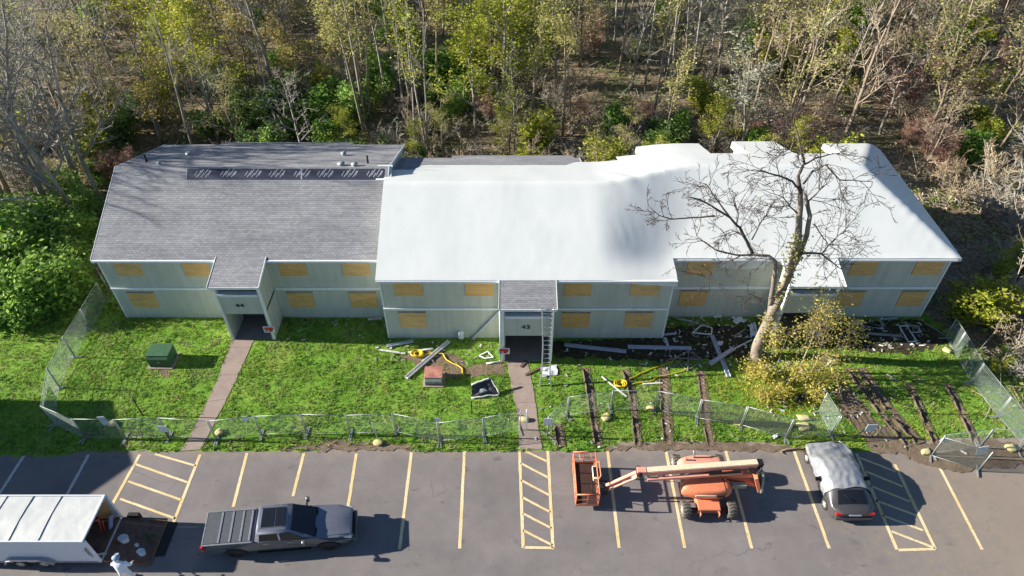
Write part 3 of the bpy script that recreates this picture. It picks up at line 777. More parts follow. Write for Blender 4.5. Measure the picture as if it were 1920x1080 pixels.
# signs on and by the fence
def post_sign(u, v, h, pw, ph, label, pm='black_post', lean=0, mat='sign_white', name='post_sign'):
    p = at(u, v); r = thing(name, p, label, 'sign')
    mb = MB(); mb.tube([p, p + Vector((lean, 0, h))], .035, 6); part('post', mb, pm, r)
    if pw:
        q = p + Vector((lean, -.05, h)); mb = MB(); mb.box(q.x - pw / 2, q.x + pw / 2, q.y - .012, q.y + .008, q.z - ph, q.z); part('sign_panel', mb, mat, r)
    return r
post_sign(1026, 818, 1.75, .52, .62, 'blank white square sign on a post beside the middle path', 'galvanised')
post_sign(318, 824, 1.35, .55, .55, 'pale square sign on a dark post by the left path')
post_sign(1602, 820, 1.3, .55, .6, 'pale blue sign on a dark leaning post behind the covered car', lean=.6)
def sheet_sign(u, v, z, w, h, label, tilt=.0):
    q = at(u, v, z); mb = MB(); mb.bar(q + Vector((0, 0, -h / 2)), q + Vector((tilt, 0, h / 2)), w, .015, up=(0, 1, 0))
    solo('paper_notice', mb, 'sign_white', tuple(q), label, 'notice')
sheet_sign(196, 789, 1.25, .45, .75, 'white paper notice on the shaded fence at the left', -.1)
sheet_sign(460, 785, 1.5, .42, .35, 'small white placard hung on the fence right of the left path')
sheet_sign(820, 787, 1.35, .32, .32, 'small pale disc-like placard on the fence below the rust-topped box')
sheet_sign(1770, 826, 1.3, .55, .3, 'white strip notice on the swung-out gate panel', .1)
sheet_sign(1846, 845, .8, .6, .75, 'tilted white paper hanging by the swung-out gate', -.25)
def pole(u, v, h, label, mat, lean=0):
    p = at(u, v); mb = MB(); mb.tube([p, p + Vector((lean, 0, h))], .035, 6); solo('pole', mb, mat, tuple(p), label, 'pole')
pole(268, 779, 1.75, 'black pole standing in the lawn left of the left path', 'black_post')
pole(709, 827, 1.75, 'thin grey pole with a yellow sandbag at its foot', 'galvanised', -.1)
pole(987, 806, 1.9, 'white pole standing on the middle concrete path', 'trim_white')
pole(885, 776, 1.2, 'dark stake standing below the folded roofing sheet', 'black_post')
pole(1708, 775, 1.3, 'dark leaning stake between the ruts on the right', 'black_post', .9)
def blob(name, u, v, sx, sy, sz, mat, label, cat, group=None, rot=0, pinch=True):
    p = at(u, v); mb = MB(); se = u * .13
    def f(a, b):
        th = a * 2 * math.pi; ph = b * math.pi
        c, s_ = math.cos(th), math.sin(th); e = .6
        x = math.copysign(abs(c) ** e, c) * math.sin(ph) ** .6; y = math.copysign(abs(s_) ** e, s_) * math.sin(ph) ** .6
        k = 1 + .3 * nz(x * 1.5 + se, y * 1.5, b * 2) + .1 * nz(x * 5 + se, y * 5, 2)
        if pinch: k *= 1 - .35 * sstep(.3, 1, x)
        X_, Y_ = x * sx * k, y * sy * k
        return (p.x + X_ * math.cos(rot) - Y_ * math.sin(rot), p.y + X_ * math.sin(rot) + Y_ * math.cos(rot), max(0, sz * .5 * (1 + math.cos(ph)) * (1 + .15 * nz(x * 2, y * 2, se))) + .005)
    mb.grid(f, 20, 10); return solo(name, mb, mat, tuple(p), label, cat, group)
for u, v, sx, sy, label, rot in [
    (711, 831, .36, .24, 'yellow sandbag at the foot of the lone grey pole', .1), (412, 812, .3, .3, 'yellow sandbag on the fence foot right of the left path', .6),
    (212, 796, .3, .26, 'greyish yellow sandbag in the shade by the white paper notice', .3), (1137, 783, .42, .28, 'tipped yellow sandbag by the crooked fence post', .7),
    (1221, 768, .34, .22, 'yellow sandbag among the wheel ruts', 0), (1384, 794, .36, .24, 'yellow sandbag behind the orange lift', -.2),
    (1508, 801, .5, .34, 'nearer of two pale yellow sandbags behind the covered car', 0), (1508, 785, .5, .24, 'farther of two pale yellow sandbags behind the covered car', -.1),
    (1736, 849, .36, .22, 'bright yellow sandbag at the foot of the swung-out gate', .1), (1895, 842, .36, .32, 'yellow sandbag nearest the right edge', 0),
    (1776, 659, .34, .24, 'yellow sandbag in the far right corner at the lawn edge', -.8), (985, 788, .38, .2, 'yellowish sandbag lying on the middle concrete path', 0)]:
    blob('sandbag', u, v, sx * ST * .68, sy * .85, .2, 'sandbag', label, 'sandbag', 'sandbags weighing down the fence', rot)

# ------------------------------------------------------------------ debris and things on the lawn
def plank(a, b, w, label, mat='pale_board', h=.05, za=0, zb=0, name='loose_board', cat='board', ch=False, group='boards and gutters on the ground'):
    A_, B_ = at(*a, za), at(*b, zb); A_.z += .03 + h / 2; B_.z += .03 + h / 2
    mb = MB()
    mb.bar(A_, B_, w, h)
    if ch:                                     # gutter: two raised lips
        d = (B_ - A_).normalized(); s = Vector((-d.y, d.x, 0)).normalized() * (w / 2 - .015)
        for q in (s, -s): mb.bar(A_ + q + Vector((0, 0, h / 2 + .04)), B_ + q + Vector((0, 0, h / 2 + .04)), .025, .08)
    return solo(name, mb, mat, tuple((A_ + B_) / 2), label, cat, group)
plank((762, 710), (842, 641), .26, 'long white board lying diagonally over the lawn by the rust-topped box', ch=True)
plank((725, 651), (775, 641), .2, 'short grey gutter piece at the left corner of the forward block', 'gutter_metal', ch=True, name='gutter')
plank((712, 657), (760, 664), .12, 'thin pale strip lying near the left corner of the forward block')
plank((765, 662), (812, 654), .14, 'pale strip under the long white diagonal board')
plank((690, 600), (716, 598), .16, 'pale strip in the shade against the grey-roofed block')
plank((1058, 648), (1174, 661), .22, 'left one of two white gutters in the shade right of the ladder', 'gutter_metal', ch=True, name='gutter')
plank((1177, 652), (1296, 655), .24, 'right one of two white gutters in the shade right of the ladder', 'gutter_metal', ch=True, name='gutter')
plank((1334, 630), (1366, 708), .26, 'grey gutter reaching out of the shade onto the grass', 'gutter_metal', ch=True, name='gutter')
plank((1331, 684), (1376, 655), .24, 'grey board crossing over the gutter by the big tree', 'gutter_metal', h=.09, za=.14, zb=.14, ch=True)
plank((1376, 655), (1410, 638), .1, 'thin grey strip leading to the big tree trunk', 'gutter_metal', za=.1)
plank((1272, 599), (1298, 604), .14, 'short pale strip under the lower boarded window', 'gutter_metal')
plank((1290, 611), (1310, 602), .14, 'grey scrap board crossing a short pale strip', 'grey_wood')
plank((1240, 629), (1268, 626), .16, 'bluish strip at the right corner of the forward block', 'gutter_metal')
plank((1247, 634), (1253, 652), .18, 'upright-lying grey trim at the right corner of the forward block', 'gutter_metal')
plank((1375, 632), (1398, 618), .09, 'thin brown lath in the shade left of the big tree', 'grey_wood')
plank((1128, 707), (1175, 745), .09, 'thin white lath lying across the rutted grass')
plank((1205, 721), (1242, 719), .1, 'pale lath by the yellow cord coil')
plank((976, 689), (988, 677), .16, 'upper brown plank over the middle concrete path', 'brown_wood')
plank((985, 704), (1018, 688), .16, 'lower brown plank over the middle concrete path', 'brown_wood')
plank((1587, 606), (1650, 614), .26, 'upper grey board in the shade under the right windows', 'grey_wood')
plank((1600, 604), (1655, 617), .2, 'grey board lying askew under the right windows', 'gutter_metal')
plank((1645, 597), (1657, 612), .2, 'short grey board against the lower right window', 'grey_wood')
plank((1655, 600), (1683, 597), .12, 'thin pale strip under the lower right window', 'gutter_metal')
plank((1626, 626), (1690, 631), .2, 'lower grey board in the shade below the right windows', 'grey_wood')
plank((1659, 700), (1681, 715), .12, 'weathered stick on the lawn below the long tree shadow', 'grey_wood')
plank((1800, 845), (1812, 852), .1, 'small pale scrap by the swung-out gate')
plank((1180, 690), (1190, 640), .1, 'thin dark strip in the shade', 'grey_wood') if 0 else None
mb = MB(); a = atY(886, 636, YB - .12); b = atY(941, 579, YB - .08)
mb.bar(a, b, .17, .1, up=(0, 1, 0)); solo('downspout', mb, 'gutter_metal', tuple(a), 'detached downspout leaning on the wall left of entrance 43', 'downspout')
mb = MB(); a = Vector((-.72, YB - 2.1, 0)); mb.tube([a + Vector((0, 0, 4.6)), a + Vector((0, 0, .25)), a + Vector((-.15, -.1, .1)), a + Vector((-.9, -.2, .08))], .055, 6)
solo('downspout', mb, 'trim_white', tuple(a), 'white downspout on the corner of entrance 43 with an elbow at its foot', 'downspout')
def frame(pts, label, w=.07, mat='trim_white', z=.06, cross=()):
    P = [at(*p, z) for p in pts]; mb = MB(); c = sum(P, Vector()) / len(P)
    for i in range(len(P)): mb.bar(P[i], P[(i + 1) % len(P)], w, .05)
    for i, j in cross: mb.bar(P[i] + Vector((0, 0, .055)), P[j] + Vector((0, 0, .055)), w, .05)
    solo('window_frame', mb, mat, (c.x, c.y, 0), label, 'window frame', 'window frames thrown on the ground')
frame([(1298, 624), (1316, 609), (1335, 615), (1334, 627)], 'bare white window frame standing out in the shade left of the big tree')
frame([(1264, 672), (1291, 658), (1317, 675), (1289, 695)], 'twisted thin window frame at the edge of the shade', .05, 'grey_wood', cross=((0, 2), (1, 3)))
frame([(1686, 611), (1700, 611), (1719, 640), (1703, 641)], 'white narrow window frame in the shade at the right', .06)
frame([(1702, 611), (1721, 611), (1727, 623), (1706, 623)], 'upper thin window frame overlapping another at the right', .05, 'gutter_metal')
frame([(898, 667), (914, 659), (925, 670), (910, 672)], 'small white frame scrap left of the middle path', .06)
def rag(pts, label, mat, name, cat, amp=.12, z=.05, lift=.1, n=10):
    P = [at(*p, z) for p in pts]; mb = MB(); sd = pts[0][0] * .11
    def f(a, b):
        q = P[0].lerp(P[1], a).lerp(P[3].lerp(P[2], a), b)
        return (q.x + amp * nz(a * 3 + sd, b * 3), q.y + amp * nz(a * 3, b * 3 + sd, 4), q.z + lift * (.6 + nz(a * 3.5 + sd, b * 3.5, 2)))
    mb.grid(f, n, n); c = sum(P, Vector()) / 4; return solo(name, mb, mat, (c.x, c.y, 0), label, cat)
rag([(1366, 597), (1386, 592), (1400, 604), (1378, 609)], 'crumpled bluish plastic sheet under the boarded window', 'plastic_sheet', 'plastic_sheet', 'plastic sheet', .2, lift=.25)
rag([(1402, 612), (1416, 608), (1418, 632), (1407, 632)], 'crumpled pale plastic sheet against the big tree trunk', 'plastic_sheet', 'plastic_sheet', 'plastic sheet', .15, lift=.3)
rag([(1336, 594), (1352, 591), (1352, 597), (1338, 599)], 'small crumpled plastic scrap by the wall left of the big tree', 'plastic_sheet', 'plastic_sheet', 'plastic sheet', .12, lift=.2)
rag([(1343, 642), (1354, 641), (1354, 649), (1345, 649)], 'small white plastic scrap beside the grey gutter', 'plastic_sheet', 'plastic_sheet', 'plastic sheet', .08, lift=.15)
rag([(1015, 690), (1044, 684), (1045, 702), (1014, 707)], 'clear plastic sheet under the foot of the ladder', 'plastic_sheet', 'plastic_sheet', 'plastic sheet', .1, lift=.06)
rag([(1494, 742), (1508, 740), (1508, 756), (1492, 756)], 'heap of black and white scraps under the golden shrub', 'roof_felt', 'scrap_heap', 'scrap', .15, lift=.35)
rag([(1547, 672), (1562, 668), (1566, 684), (1550, 684)], 'blue-grey scrap of sheeting inside the golden shrub', 'plastic_sheet', 'plastic_sheet', 'plastic sheet', .12, lift=.3)
rag([(1536, 734), (1545, 730), (1548, 744), (1540, 746)], 'white scrap on the soil beside the golden shrub', 'plastic_sheet', 'plastic_sheet', 'plastic sheet', .1, lift=.12)
rag([(1446, 819), (1456, 813), (1460, 819), (1450, 824)], 'pale scrap sign lying at the edge of the car park', 'sign_white', 'plastic_sheet', 'plastic sheet', .04, lift=.1)
rag([(48, 602), (58, 598), (60, 604), (50, 608)], 'small pale scrap in front of the dense left bushes', 'plastic_sheet', 'plastic_sheet', 'plastic sheet', .05, lift=.3)
r = thing('roofing_sheet', at(908, 735), 'dark folded roofing sheet with pale torn edges on the lawn left of the middle path', 'roofing sheet')
P = [at(884, 745, .1), at(936, 738, .12), at(918, 709, .75), at(884, 722, .65)]
def fR(a, b):
    q = P[0].lerp(P[1], a).lerp(P[3].lerp(P[2], a), b); return (q.x + .07 * nz(a * 4, b * 4), q.y + .07 * nz(a * 4, b * 4, 6), max(.03, q.z + .12 * nz(a * 3, b * 3, 2)))
mb = MB(); mb.grid(fR, 14, 12, sm=False); part('sheet', mb, 'roof_felt', r)
mb = MB(); mb.tube([Vector(fR(a / 10, 1)) + Vector((0, 0, .03)) for a in range(11)], .06, 5); mb.tube([Vector(fR(a / 10, 0)) + Vector((0, -.04, .0)) for a in range(11)], .05, 5); mb.tube([Vector(fR(1, a / 10)) + Vector((.03, 0, .02)) for a in range(11)], .035, 5); part('torn_edge', mb, 'pale_board', r)
mb = MB(); q = Vector(fR(.45, .3)); mb.grid(lambda a, b: tuple(Vector(fR(.35 + .25 * a, .15 + .35 * b)) + Vector((0, -.02, .05))), 5, 5); part('grey_scrap', mb, 'box_grey', r)
# utility boxes
def ubox(u, v, w, d, h, name, label, body, lid, pad=True):
    p = at(u, v); r = thing(name, p, label, 'utility box')
    if pad: mb = MB(); mb.box(p.x - w / 2 - .12, p.x + w / 2 + .12, p.y - .12, p.y + d + .12, -.02, .07); part('pad', mb, 'concrete_path', r, bevel=.02)
    mb = MB(); mb.prism([(p.y, .07), (p.y + d, .07), (p.y + d, h), (p.y + .12, h), (p.y, h - .22)], 'x', p.x - w / 2, p.x + w / 2); part('cabinet', mb, body, r, bevel=.025)
    mb = MB(); mb.box(p.x - w / 2 - .04, p.x + w / 2 + .04, p.y + .1, p.y + d + .04, h + .003, h + .05); part('lid', mb, lid, r, bevel=.015)
    mb = MB(); mb.box(p.x - .06, p.x + .06, p.y - .02, p.y - .003, h * .45, h * .45 + .14); part('lock_plate', mb, 'galvanised', r)
    mb = MB(); mb.box(p.x - w / 2 + .06, p.x + w / 2 - .06, p.y - .012, p.y - .003, .16, .2); mb.box(p.x - .012, p.x + .012, p.y - .012, p.y - .003, .2, h * .4); part('door_seam', mb, 'black', r)
    return r
ubox(302, 690, 1.35, 1.15, .98, 'transformer_box', 'dark green utility box standing on the left lawn', 'green_box', 'green_box')
ubox(813, 724, 1.05, 1.0, .62, 'utility_box', 'low grey utility box with a rusty streaked lid on the middle lawn', 'box_grey', 'rusty_lid')
mb = MB(); p = Vector((-3.35, YB - .3, 0)); mb.box(p.x - .16, p.x + .16, YB - .26, YB - .005, .15, .75); solo('meter_box', mb, 'trim_white', tuple(p), 'small white meter box low on the wall of block 43', 'meter box', bevel=.03)
def hose(pts, rad, label, name, cat, coil=None, mat='yellow_hose', wav=.08):
    P = resample([at(*p, .05) for p in pts], 8); P = [p + Vector((wav * nz(p.x * 2, p.y * 2), wav * nz(p.x * 2, p.y * 2, 5), .02)) for p in P]
    mb = MB(); mb.tube(P, rad, 6)
    if coil:
        c = at(*coil, .06)
        for k in range(5): 
            rr = .16 + .035 * k; ox, oy = U(-.08, .08), U(-.06, .06)
            mb.tube([c + Vector((ox + rr * ST * math.cos(t_ * .4), oy + rr * math.sin(t_ * .4), .03 * k + .04 * math.sin(t_ * 1.3))) for t_ in range(17)], rad, 5)
    return solo(name, mb, mat, tuple(P[0]), label, cat)
hose([(786, 665), (815, 663), (829, 664), (838, 676), (853, 683), (866, 693), (868, 704)], .045, 'yellow air hose snaking behind the rust-topped box', 'hose', 'hose', (783, 664))
hose([(1165, 718), (1190, 706), (1215, 694), (1245, 685), (1262, 676)], .035, 'upper yellow cord with a coil among the wheel ruts', 'power_cord', 'cord', (1163, 721))
hose([(1186, 720), (1215, 716), (1240, 706), (1265, 700), (1290, 691)], .03, 'lower yellow cord stretched over the wheel ruts', 'power_cord', 'cord')
r = thing('forked_branch', at(1577, 750), 'forked pale dead branch lying on the soil right of the golden shrub', 'branch')
mb = MB(); mb.tube([at(1567, 700, .08), at(1574, 728, .1), at(1580, 752, .08)], [.05, .06, .05], 6); mb.tube([at(1577, 735, .1), at(1587, 724, .25)], [.05, .03], 6); part('wood', mb, 'bark_tan', r)
mb = MB(); mb.tube([at(1463, 846, .05), at(1475, 842, .12), at(1490, 841, .1), at(1508, 843, .06)], [.02, .05, .05, .03], 6); mb.tube([at(1463, 846, .05), at(1470, 851, .03)], [.04, .02], 5)
solo('fallen_branch', mb, 'bark_brown', tuple(at(1480, 843)), 'dark curved branch on the asphalt left of the covered car', 'branch')
# extension ladder leaning on the entrance roof
r = thing('extension_ladder', at(1020, 722), 'aluminium extension ladder leaning against the roof of entrance 43', 'ladder')
bl, brr = at(1011, 724), at(1033, 724); tl_, tr_ = atY(1016, 574, YB - 2.35), atY(1039, 576, YB - 2.35)
for a, b in ((bl, tl_), (brr, tr_)):
    mb = MB(); k = .5; m_ = a.lerp(b, .52); off_ = Vector((.14 if a is bl else -.1, 0, 0))
    mb.bar(a, a.lerp(b, .16) + off_ * .9, .07, .09, up=(0, -1, .4)); mb.bar(a.lerp(b, .16) + off_ * .9, m_ + off_, .07, .09, up=(0, -1, .4)); mb.bar(m_ + off_, b, .07, .09, up=(0, -1, .4)); part('rail', mb, 'aluminium', r)
def LR(t_, s_):
    a, b = (bl, tl_) if s_ == 0 else (brr, tr_); off_ = Vector((.14 if s_ == 0 else -.1, 0, 0))
    k = min(t_ / .16, 1) if t_ < .16 else 1 - max(0, (t_ - .52) / .48)
    return a.lerp(b, t_) + off_ * k
for k in range(18):
    t_ = .035 + k * .055; mb = MB(); mb.tube([LR(t_, 0), LR(t_, 1)], .026, 5); part('rung', mb, 'aluminium', r)
# scattered small scraps: too many to count
mb = MB()
for (u0, u1, v0, v1, n) in [(1240, 1420, 592, 690, 230), (1560, 1740, 600, 655, 150), (1420, 1560, 600, 700, 120), (700, 930, 640, 680, 45), (1440, 1600, 680, 790, 90), (1040, 1240, 640, 690, 25), (540, 720, 600, 640, 14), (1000, 1400, 700, 840, 40), (1560, 1700, 720, 840, 50)]:
    for _ in range(n):
        p = at(U(u0, u1), U(v0, v1), .05); a = U(0, 6.28); l = U(.05, .3); w = U(.03, .12); d = Vector((math.cos(a), math.sin(a), U(-.2, .3)))
        mb.bar(p, p + d * l, w, .02, mi=random.choice([0, 0, 1, 1, 2]))
stuff('debris', mb, ['pale_board', 'grey_wood', 'roof_felt'], 'splinters and scraps strewn over the ground by the walls', 'debris')

# ------------------------------------------------------------------ vehicles (modelled along local +x, then turned and set down)
def place(c, yaw, stretch=ST):
    cy, sy = math.cos(yaw), math.sin(yaw)
    def f(p): return (c[0] + (p[0] * cy - p[1] * sy) * stretch, c[1] + p[0] * sy + p[1] * cy, c[2] + p[2])
    return f
def wheel(parent, T, x, y, r, w, tyre='tyre_rubber', rim='rim_dark', out=1, lugs=False, name='wheel', steer=0):
    base = T((x, y, r)); wh = bpy.data.objects.new(name, None)
    # the wheel itself is the tyre mesh, with the rim as its sub-part
    def RT(p):
        dx, dy = p[0], p[1]; cs, ss = math.cos(steer), math.sin(steer)
        return T((x + dx * cs - dy * ss, y + dx * ss + dy * cs, r + p[2]))
    mb = MB(); prof_ = [(-w / 2, r * .58), (-w / 2, r * .9), (-w * .38, r), (w * .38, r), (w / 2, r * .9), (w / 2, r * .58)]; n = 28
    mb.grid(lambda a, b: (lambda q: (q[1] * math.cos(a * 6.28318), q[0], q[1] * math.sin(a * 6.28318)))(prof_[min(5, int(round(b * 5)))]), n, 5)
    if lugs:
        for k in range(16):
            for sd in (1, -1):
                a0 = 2 * math.pi * (k + (.5 if sd > 0 else 0)) / 16; a1 = a0 + .22
                p0 = Vector((r * math.cos(a0), sd * w * .04, r * math.sin(a0))); p1 = Vector((r * .97 * math.cos(a1), sd * w * .5, r * .97 * math.sin(a1)))
                mb.bar(p0, p1, r * .11, r * .13, up=p0 - Vector((0, p0.y, 0)))
    mb.xf(RT); o = part(name, mb, tyre, parent)
    mb = MB(); ro = w * .44 * out
    mb.cyl((0, ro - out * .1, 0), (0, ro, 0), r * .6, 20)
    for k in range(6):
        a = k * math.pi / 3; mb.bar((r * .12 * math.cos(a), ro + out * .012, r * .12 * math.sin(a)), (r * .54 * math.cos(a), ro + out * .004, r * .54 * math.sin(a)), r * .13, .03, up=(0, 1, 0))
    mb.cyl((0, ro, 0), (0, ro + out * .04, 0), r * .14, 10)
    mb.xf(RT); part('rim', mb, rim, o)
    return o
# --- pickup truck
cT = (-11.62, 17.35, 0); T = place(cT, math.radians(6.2))
tr = thing('pickup_truck', cT, 'dark blue-grey crew-cab pickup with a ribbed bed cover and twin sunroof', 'pickup truck')
def arch(cx, r, z0, n=9): return [(cx + r * math.cos(math.pi * k / n), z0 + r * math.sin(math.pi * k / n) * 1.02) for k in range(n + 1)]
W = .96
out = [(-2.86, .55), (-2.86, 1.0), (-2.84, 1.3), (-.92, 1.31), (-.90, 1.22), (1.32, 1.22), (1.5, 1.2), (2.3, 1.14), (2.68, 1.05), (2.82, .88), (2.86, .5)] + [(2.5, .42)] + arch(1.85, .48, .42) + arch(-1.72, .48, .42) + [(-2.4, .45)]
mb = MB()
ncs = len(out)
def tw(z, x): return W - .05 * sstep(.9, 1.3, z) - .05 * sstep(.7, .4, z) - (.16 * sstep(2.1, 2.86, x) + .10 * sstep(2.5, 2.86, x)) - .06 * sstep(-2.6, -2.86, x)
vs = [(x, tw(z, x), z) for x, z in out] + [(x, -tw(z, x), z) for x, z in out]
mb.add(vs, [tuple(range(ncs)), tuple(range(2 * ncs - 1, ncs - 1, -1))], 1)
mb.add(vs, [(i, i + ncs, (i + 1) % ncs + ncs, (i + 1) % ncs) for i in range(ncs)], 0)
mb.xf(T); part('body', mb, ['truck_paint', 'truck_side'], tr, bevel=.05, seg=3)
mb = MB()                                       # bonnet with a raised centre
mb.grid(lambda a, b: (1.36 + 1.36 * a, (-.80 + 1.6 * b) * (1 - .12 * a * a), 1.215 - .06 * a - .07 * a ** 4 + .05 * math.sin(math.pi * min(1, max(0, (b - .18) / .64))) ** .5 * (1 - a ** 6)), 14, 16)
mb.xf(T); part('bonnet', mb, 'truck_paint', tr)
gb = [(-.90, .87), (1.36, .87)]; roof_y = .70
mb = MB()                                       # cab: lofted rings
def ring(x0, x1, w, z): return [(x0, -w, z), (x1, -w * .94, z), (x1 + .04, 0, z), (x1, w * .94, z), (x0, w, z), (x0 - .02, 0, z)]
rings = [ring(-.89, 1.36, .89, 1.2), ring(-.82, 1.05, .85, 1.45), ring(-.72, .55, .77, 1.80), ring(-.66, .38, .71, 1.89), ring(-.55, .26, .6, 1.915)]
for k in range(len(rings) - 1):
    mb.add(rings[k] + rings[k + 1], [(i, (i + 1) % 6, (i + 1) % 6 + 6, i + 6) for i in range(6)], 0, True)
mb.add(rings[-1], [tuple(range(6))], 0, True); mb.xf(T); part('cab', mb, 'truck_paint', tr)
def lerp3(a, b, t_): return tuple(a[i] + (b[i] - a[i]) * t_ for i in range(3))
mb = MB(); mb.grid(lambda a, b: (lambda q: (q[0] + .035, q[1], q[2] + .03))((1.33 - .80 * b + .05 * (1 - (2 * a - 1) ** 2), (-.80 + 1.6 * a) * (1 - .12 * b), 1.225 + .575 * b)), 8, 6)
mb.xf(T); part('windscreen', mb, 'glass_dark', tr)
mb = MB(); mb.grid(lambda a, b: (1.30 + .14 * b + .05 * (1 - (2 * a - 1) ** 2), -.8 + 1.6 * a, 1.262 - .02 * b), 8, 1); mb.xf(T); part('cowl', mb, 'black', tr)
for sgn in (-1, 1):
    for (xa, xb, xc, xd) in ((-.70, .05, .05, -.62), (.12, 1.02, .52, .12)):
        mb = MB(); P_ = [(xa, .895, 1.26), (xb, .885, 1.26), (xc, .79, 1.74), (xd, .795, 1.74)]
        P_ = [(x, sgn * (y + .0), z) for x, y, z in P_]; mb.add(P_, [(0, 1, 2, 3)]); mb.xf(T); part('side_window', mb, 'glass_dark', tr)
    for xh in (-.45, .45):
        mb = MB(); mb.bar((xh - .11, sgn * (W - .02), 1.12), (xh + .11, sgn * (W - .02), 1.12), .05, .035); mb.xf(T); part('door_handle', mb, 'chrome', tr)
    mb = MB(); mb.bar((1.0, sgn * .9, 1.27), (1.02, sgn * 1.14, 1.33), .07, .06); mm = MB()
    mb.xf(T); o = part('mirror', mb, 'black', tr)
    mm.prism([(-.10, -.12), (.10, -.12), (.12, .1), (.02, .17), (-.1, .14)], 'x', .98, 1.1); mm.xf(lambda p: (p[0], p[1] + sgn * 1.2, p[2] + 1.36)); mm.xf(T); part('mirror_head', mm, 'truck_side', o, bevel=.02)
    mb = MB(); mb.prism([(2.50, .88), (2.74, .84), (2.72, 1.0), (2.42, 1.06)], 'y', sgn * .70, sgn * .84); mb.xf(lambda p: (p[0] + .035, p[1], p[2])); mb.xf(T); part('headlight', mb, 'lamp_clear', tr, bevel=.02)
    mb = MB(); mb.box(-2.90, -2.80, sgn * .90 - .07, sgn * .90 + .05, .88, 1.24); mb.xf(T); part('tail_light', mb, 'lamp_red', tr, bevel=.02)
    mb = MB(); mb.box(-.9 + .02, 1.15, sgn * .955 - .05, sgn * .955 + .05, .36, .42); mb.xf(T); part('side_step', mb, 'black', tr)
    for x in (1.85, -1.72): wheel(tr, T, x, sgn * .82, .40, .28, out=sgn)
mb = MB(); mb.box(-2.95, -2.85, -.86, .86, .50, .70); mb.xf(T); part('rear_bumper', mb, 'chrome', tr, bevel=.03)
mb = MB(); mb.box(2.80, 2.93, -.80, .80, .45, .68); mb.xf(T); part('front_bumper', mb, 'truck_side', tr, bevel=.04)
mb = MB(); mb.box(2.82, 2.885, -.6, .6, .69, .95); mb.xf(T); part('grille', mb, 'black', tr, bevel=.02)
mb = MB(); mb.box(-2.78, -.98, -.84, .84, 1.312, 1.34); mb.xf(T); bc = part('bed_cover', mb, 'bed_vinyl', tr, bevel=.01)
for x in (-2.22, -1.80, -1.40, -1.06): 
    mb = MB(); mb.box(x - .035, x + .035, -.83, .83, 1.3405, 1.362); mb.xf(T); part('cover_rib', mb, 'bed_rib', bc, bevel=.008)
mb = MB()
for y in (-.90, .90): mb.box(-2.80, -.96, y - .04, y + .04, 1.308, 1.345)
mb.box(-2.84, -2.79, -.9, .9, 1.306, 1.348); mb.xf(T); part('bed_rail', mb, 'bed_rib', tr, bevel=.01)
for xa, xb in ((-.55, -.06), (-.03, .34)):
    mb = MB(); mb.box(xa, xb, -.50, .50, 1.916, 1.928); mb.xf(T); part('sunroof', mb, 'glass_dark', tr, bevel=.006)
mb = MB()
for y in (-.53, .53): mb.bar((-.60, y, 1.925), (.30, y, 1.925), .03, .03)
mb.xf(T); part('roof_rail', mb, 'truck_side', tr)

# --- hatchback under a silver half cover, nose toward the building
cC = (17.55, 20.40, 0); T = place(cC, math.radians(90.5))
car = thing('parked_car', cC, 'dark estate car parked nose-in under a silver half cover', 'car')
stn = [(-2.32, .50, .60, .66, .55, .95, .45), (-2.22, .80, .74, .78, .70, 1.0, .6), (-1.9, .84, .86, .95, .74, 1.02, .66), (-1.15, .85, .88, .98, .62, 1.36, .58), (-.5, .85, .89, .97, .62, 1.43, .57),
       (.2, .85, .89, .95, .62, 1.42, .57), (.62, .85, .885, .94, .62, 1.32, .58), (1.28, .84, .88, .92, .72, .96, .62), (1.9, .8, .84, .80, .66, .86, .56), (2.22, .68, .72, .66, .52, .72, .44), (2.34, .45, .5, .55, .36, .58, .3)]
def csec(x):
    for i in range(len(stn) - 1):
        a, b = stn[i], stn[i + 1]
        if a[0] <= x <= b[0]:
            k = (x - a[0]) / (b[0] - a[0]); return [a[j] + (b[j] - a[j]) * k for j in range(7)]
    return list(stn[0] if x < stn[0][0] else stn[-1])
def csurf(x, s, off=0):
    _, wl, wb, zb, wr, zr, wc = csec(x)
    pts = [(-wl, .25), (-wb - off, .52), (-wb - off, zb), (-wr - off * .7, zr - .05 + off * .5), (-wc * .6, zr + .01 + off), (0, zr + .03 + off), (wc * .6, zr + .01 + off), (wr + off * .7, zr - .05 + off * .5), (wb + off, zb), (wb + off, .52), (wl, .25)]
    q = s * 10; i = min(9, int(q)); k = q - i; a, b = pts[i], pts[i + 1]
    return (x, a[0] + (b[0] - a[0]) * k, a[1] + (b[1] - a[1]) * k)
mb = MB(); mb.grid(lambda a, b: csurf(-2.32 + 4.66 * a, b), 36, 20); 
mb.add([csurf(-2.32, b / 20) for b in range(21)], [tuple(range(21))]); mb.add([csurf(2.34, b / 20) for b in range(21)], [tuple(range(20, -1, -1))]); mb.xf(T); part('body', mb, 'car_paint', car)
mb = MB(); mb.grid(lambda a, b: (lambda q: (q[0], q[1] * .96, q[2] + .012))(csurf(-1.86 + .66 * a, .33 + .34 * b)), 8, 10); mb.xf(T); part('rear_window', mb, 'glass_dark', car)
mb = MB(); q0 = csurf(-1.5, .5); mb.tube([(-1.78, -.05, csurf(-1.78, .5)[2] + .04), (-1.45, .3, csurf(-1.45, .5)[2] + .03)], .014, 4); mb.xf(T); part('rear_wiper', mb, 'black', car)
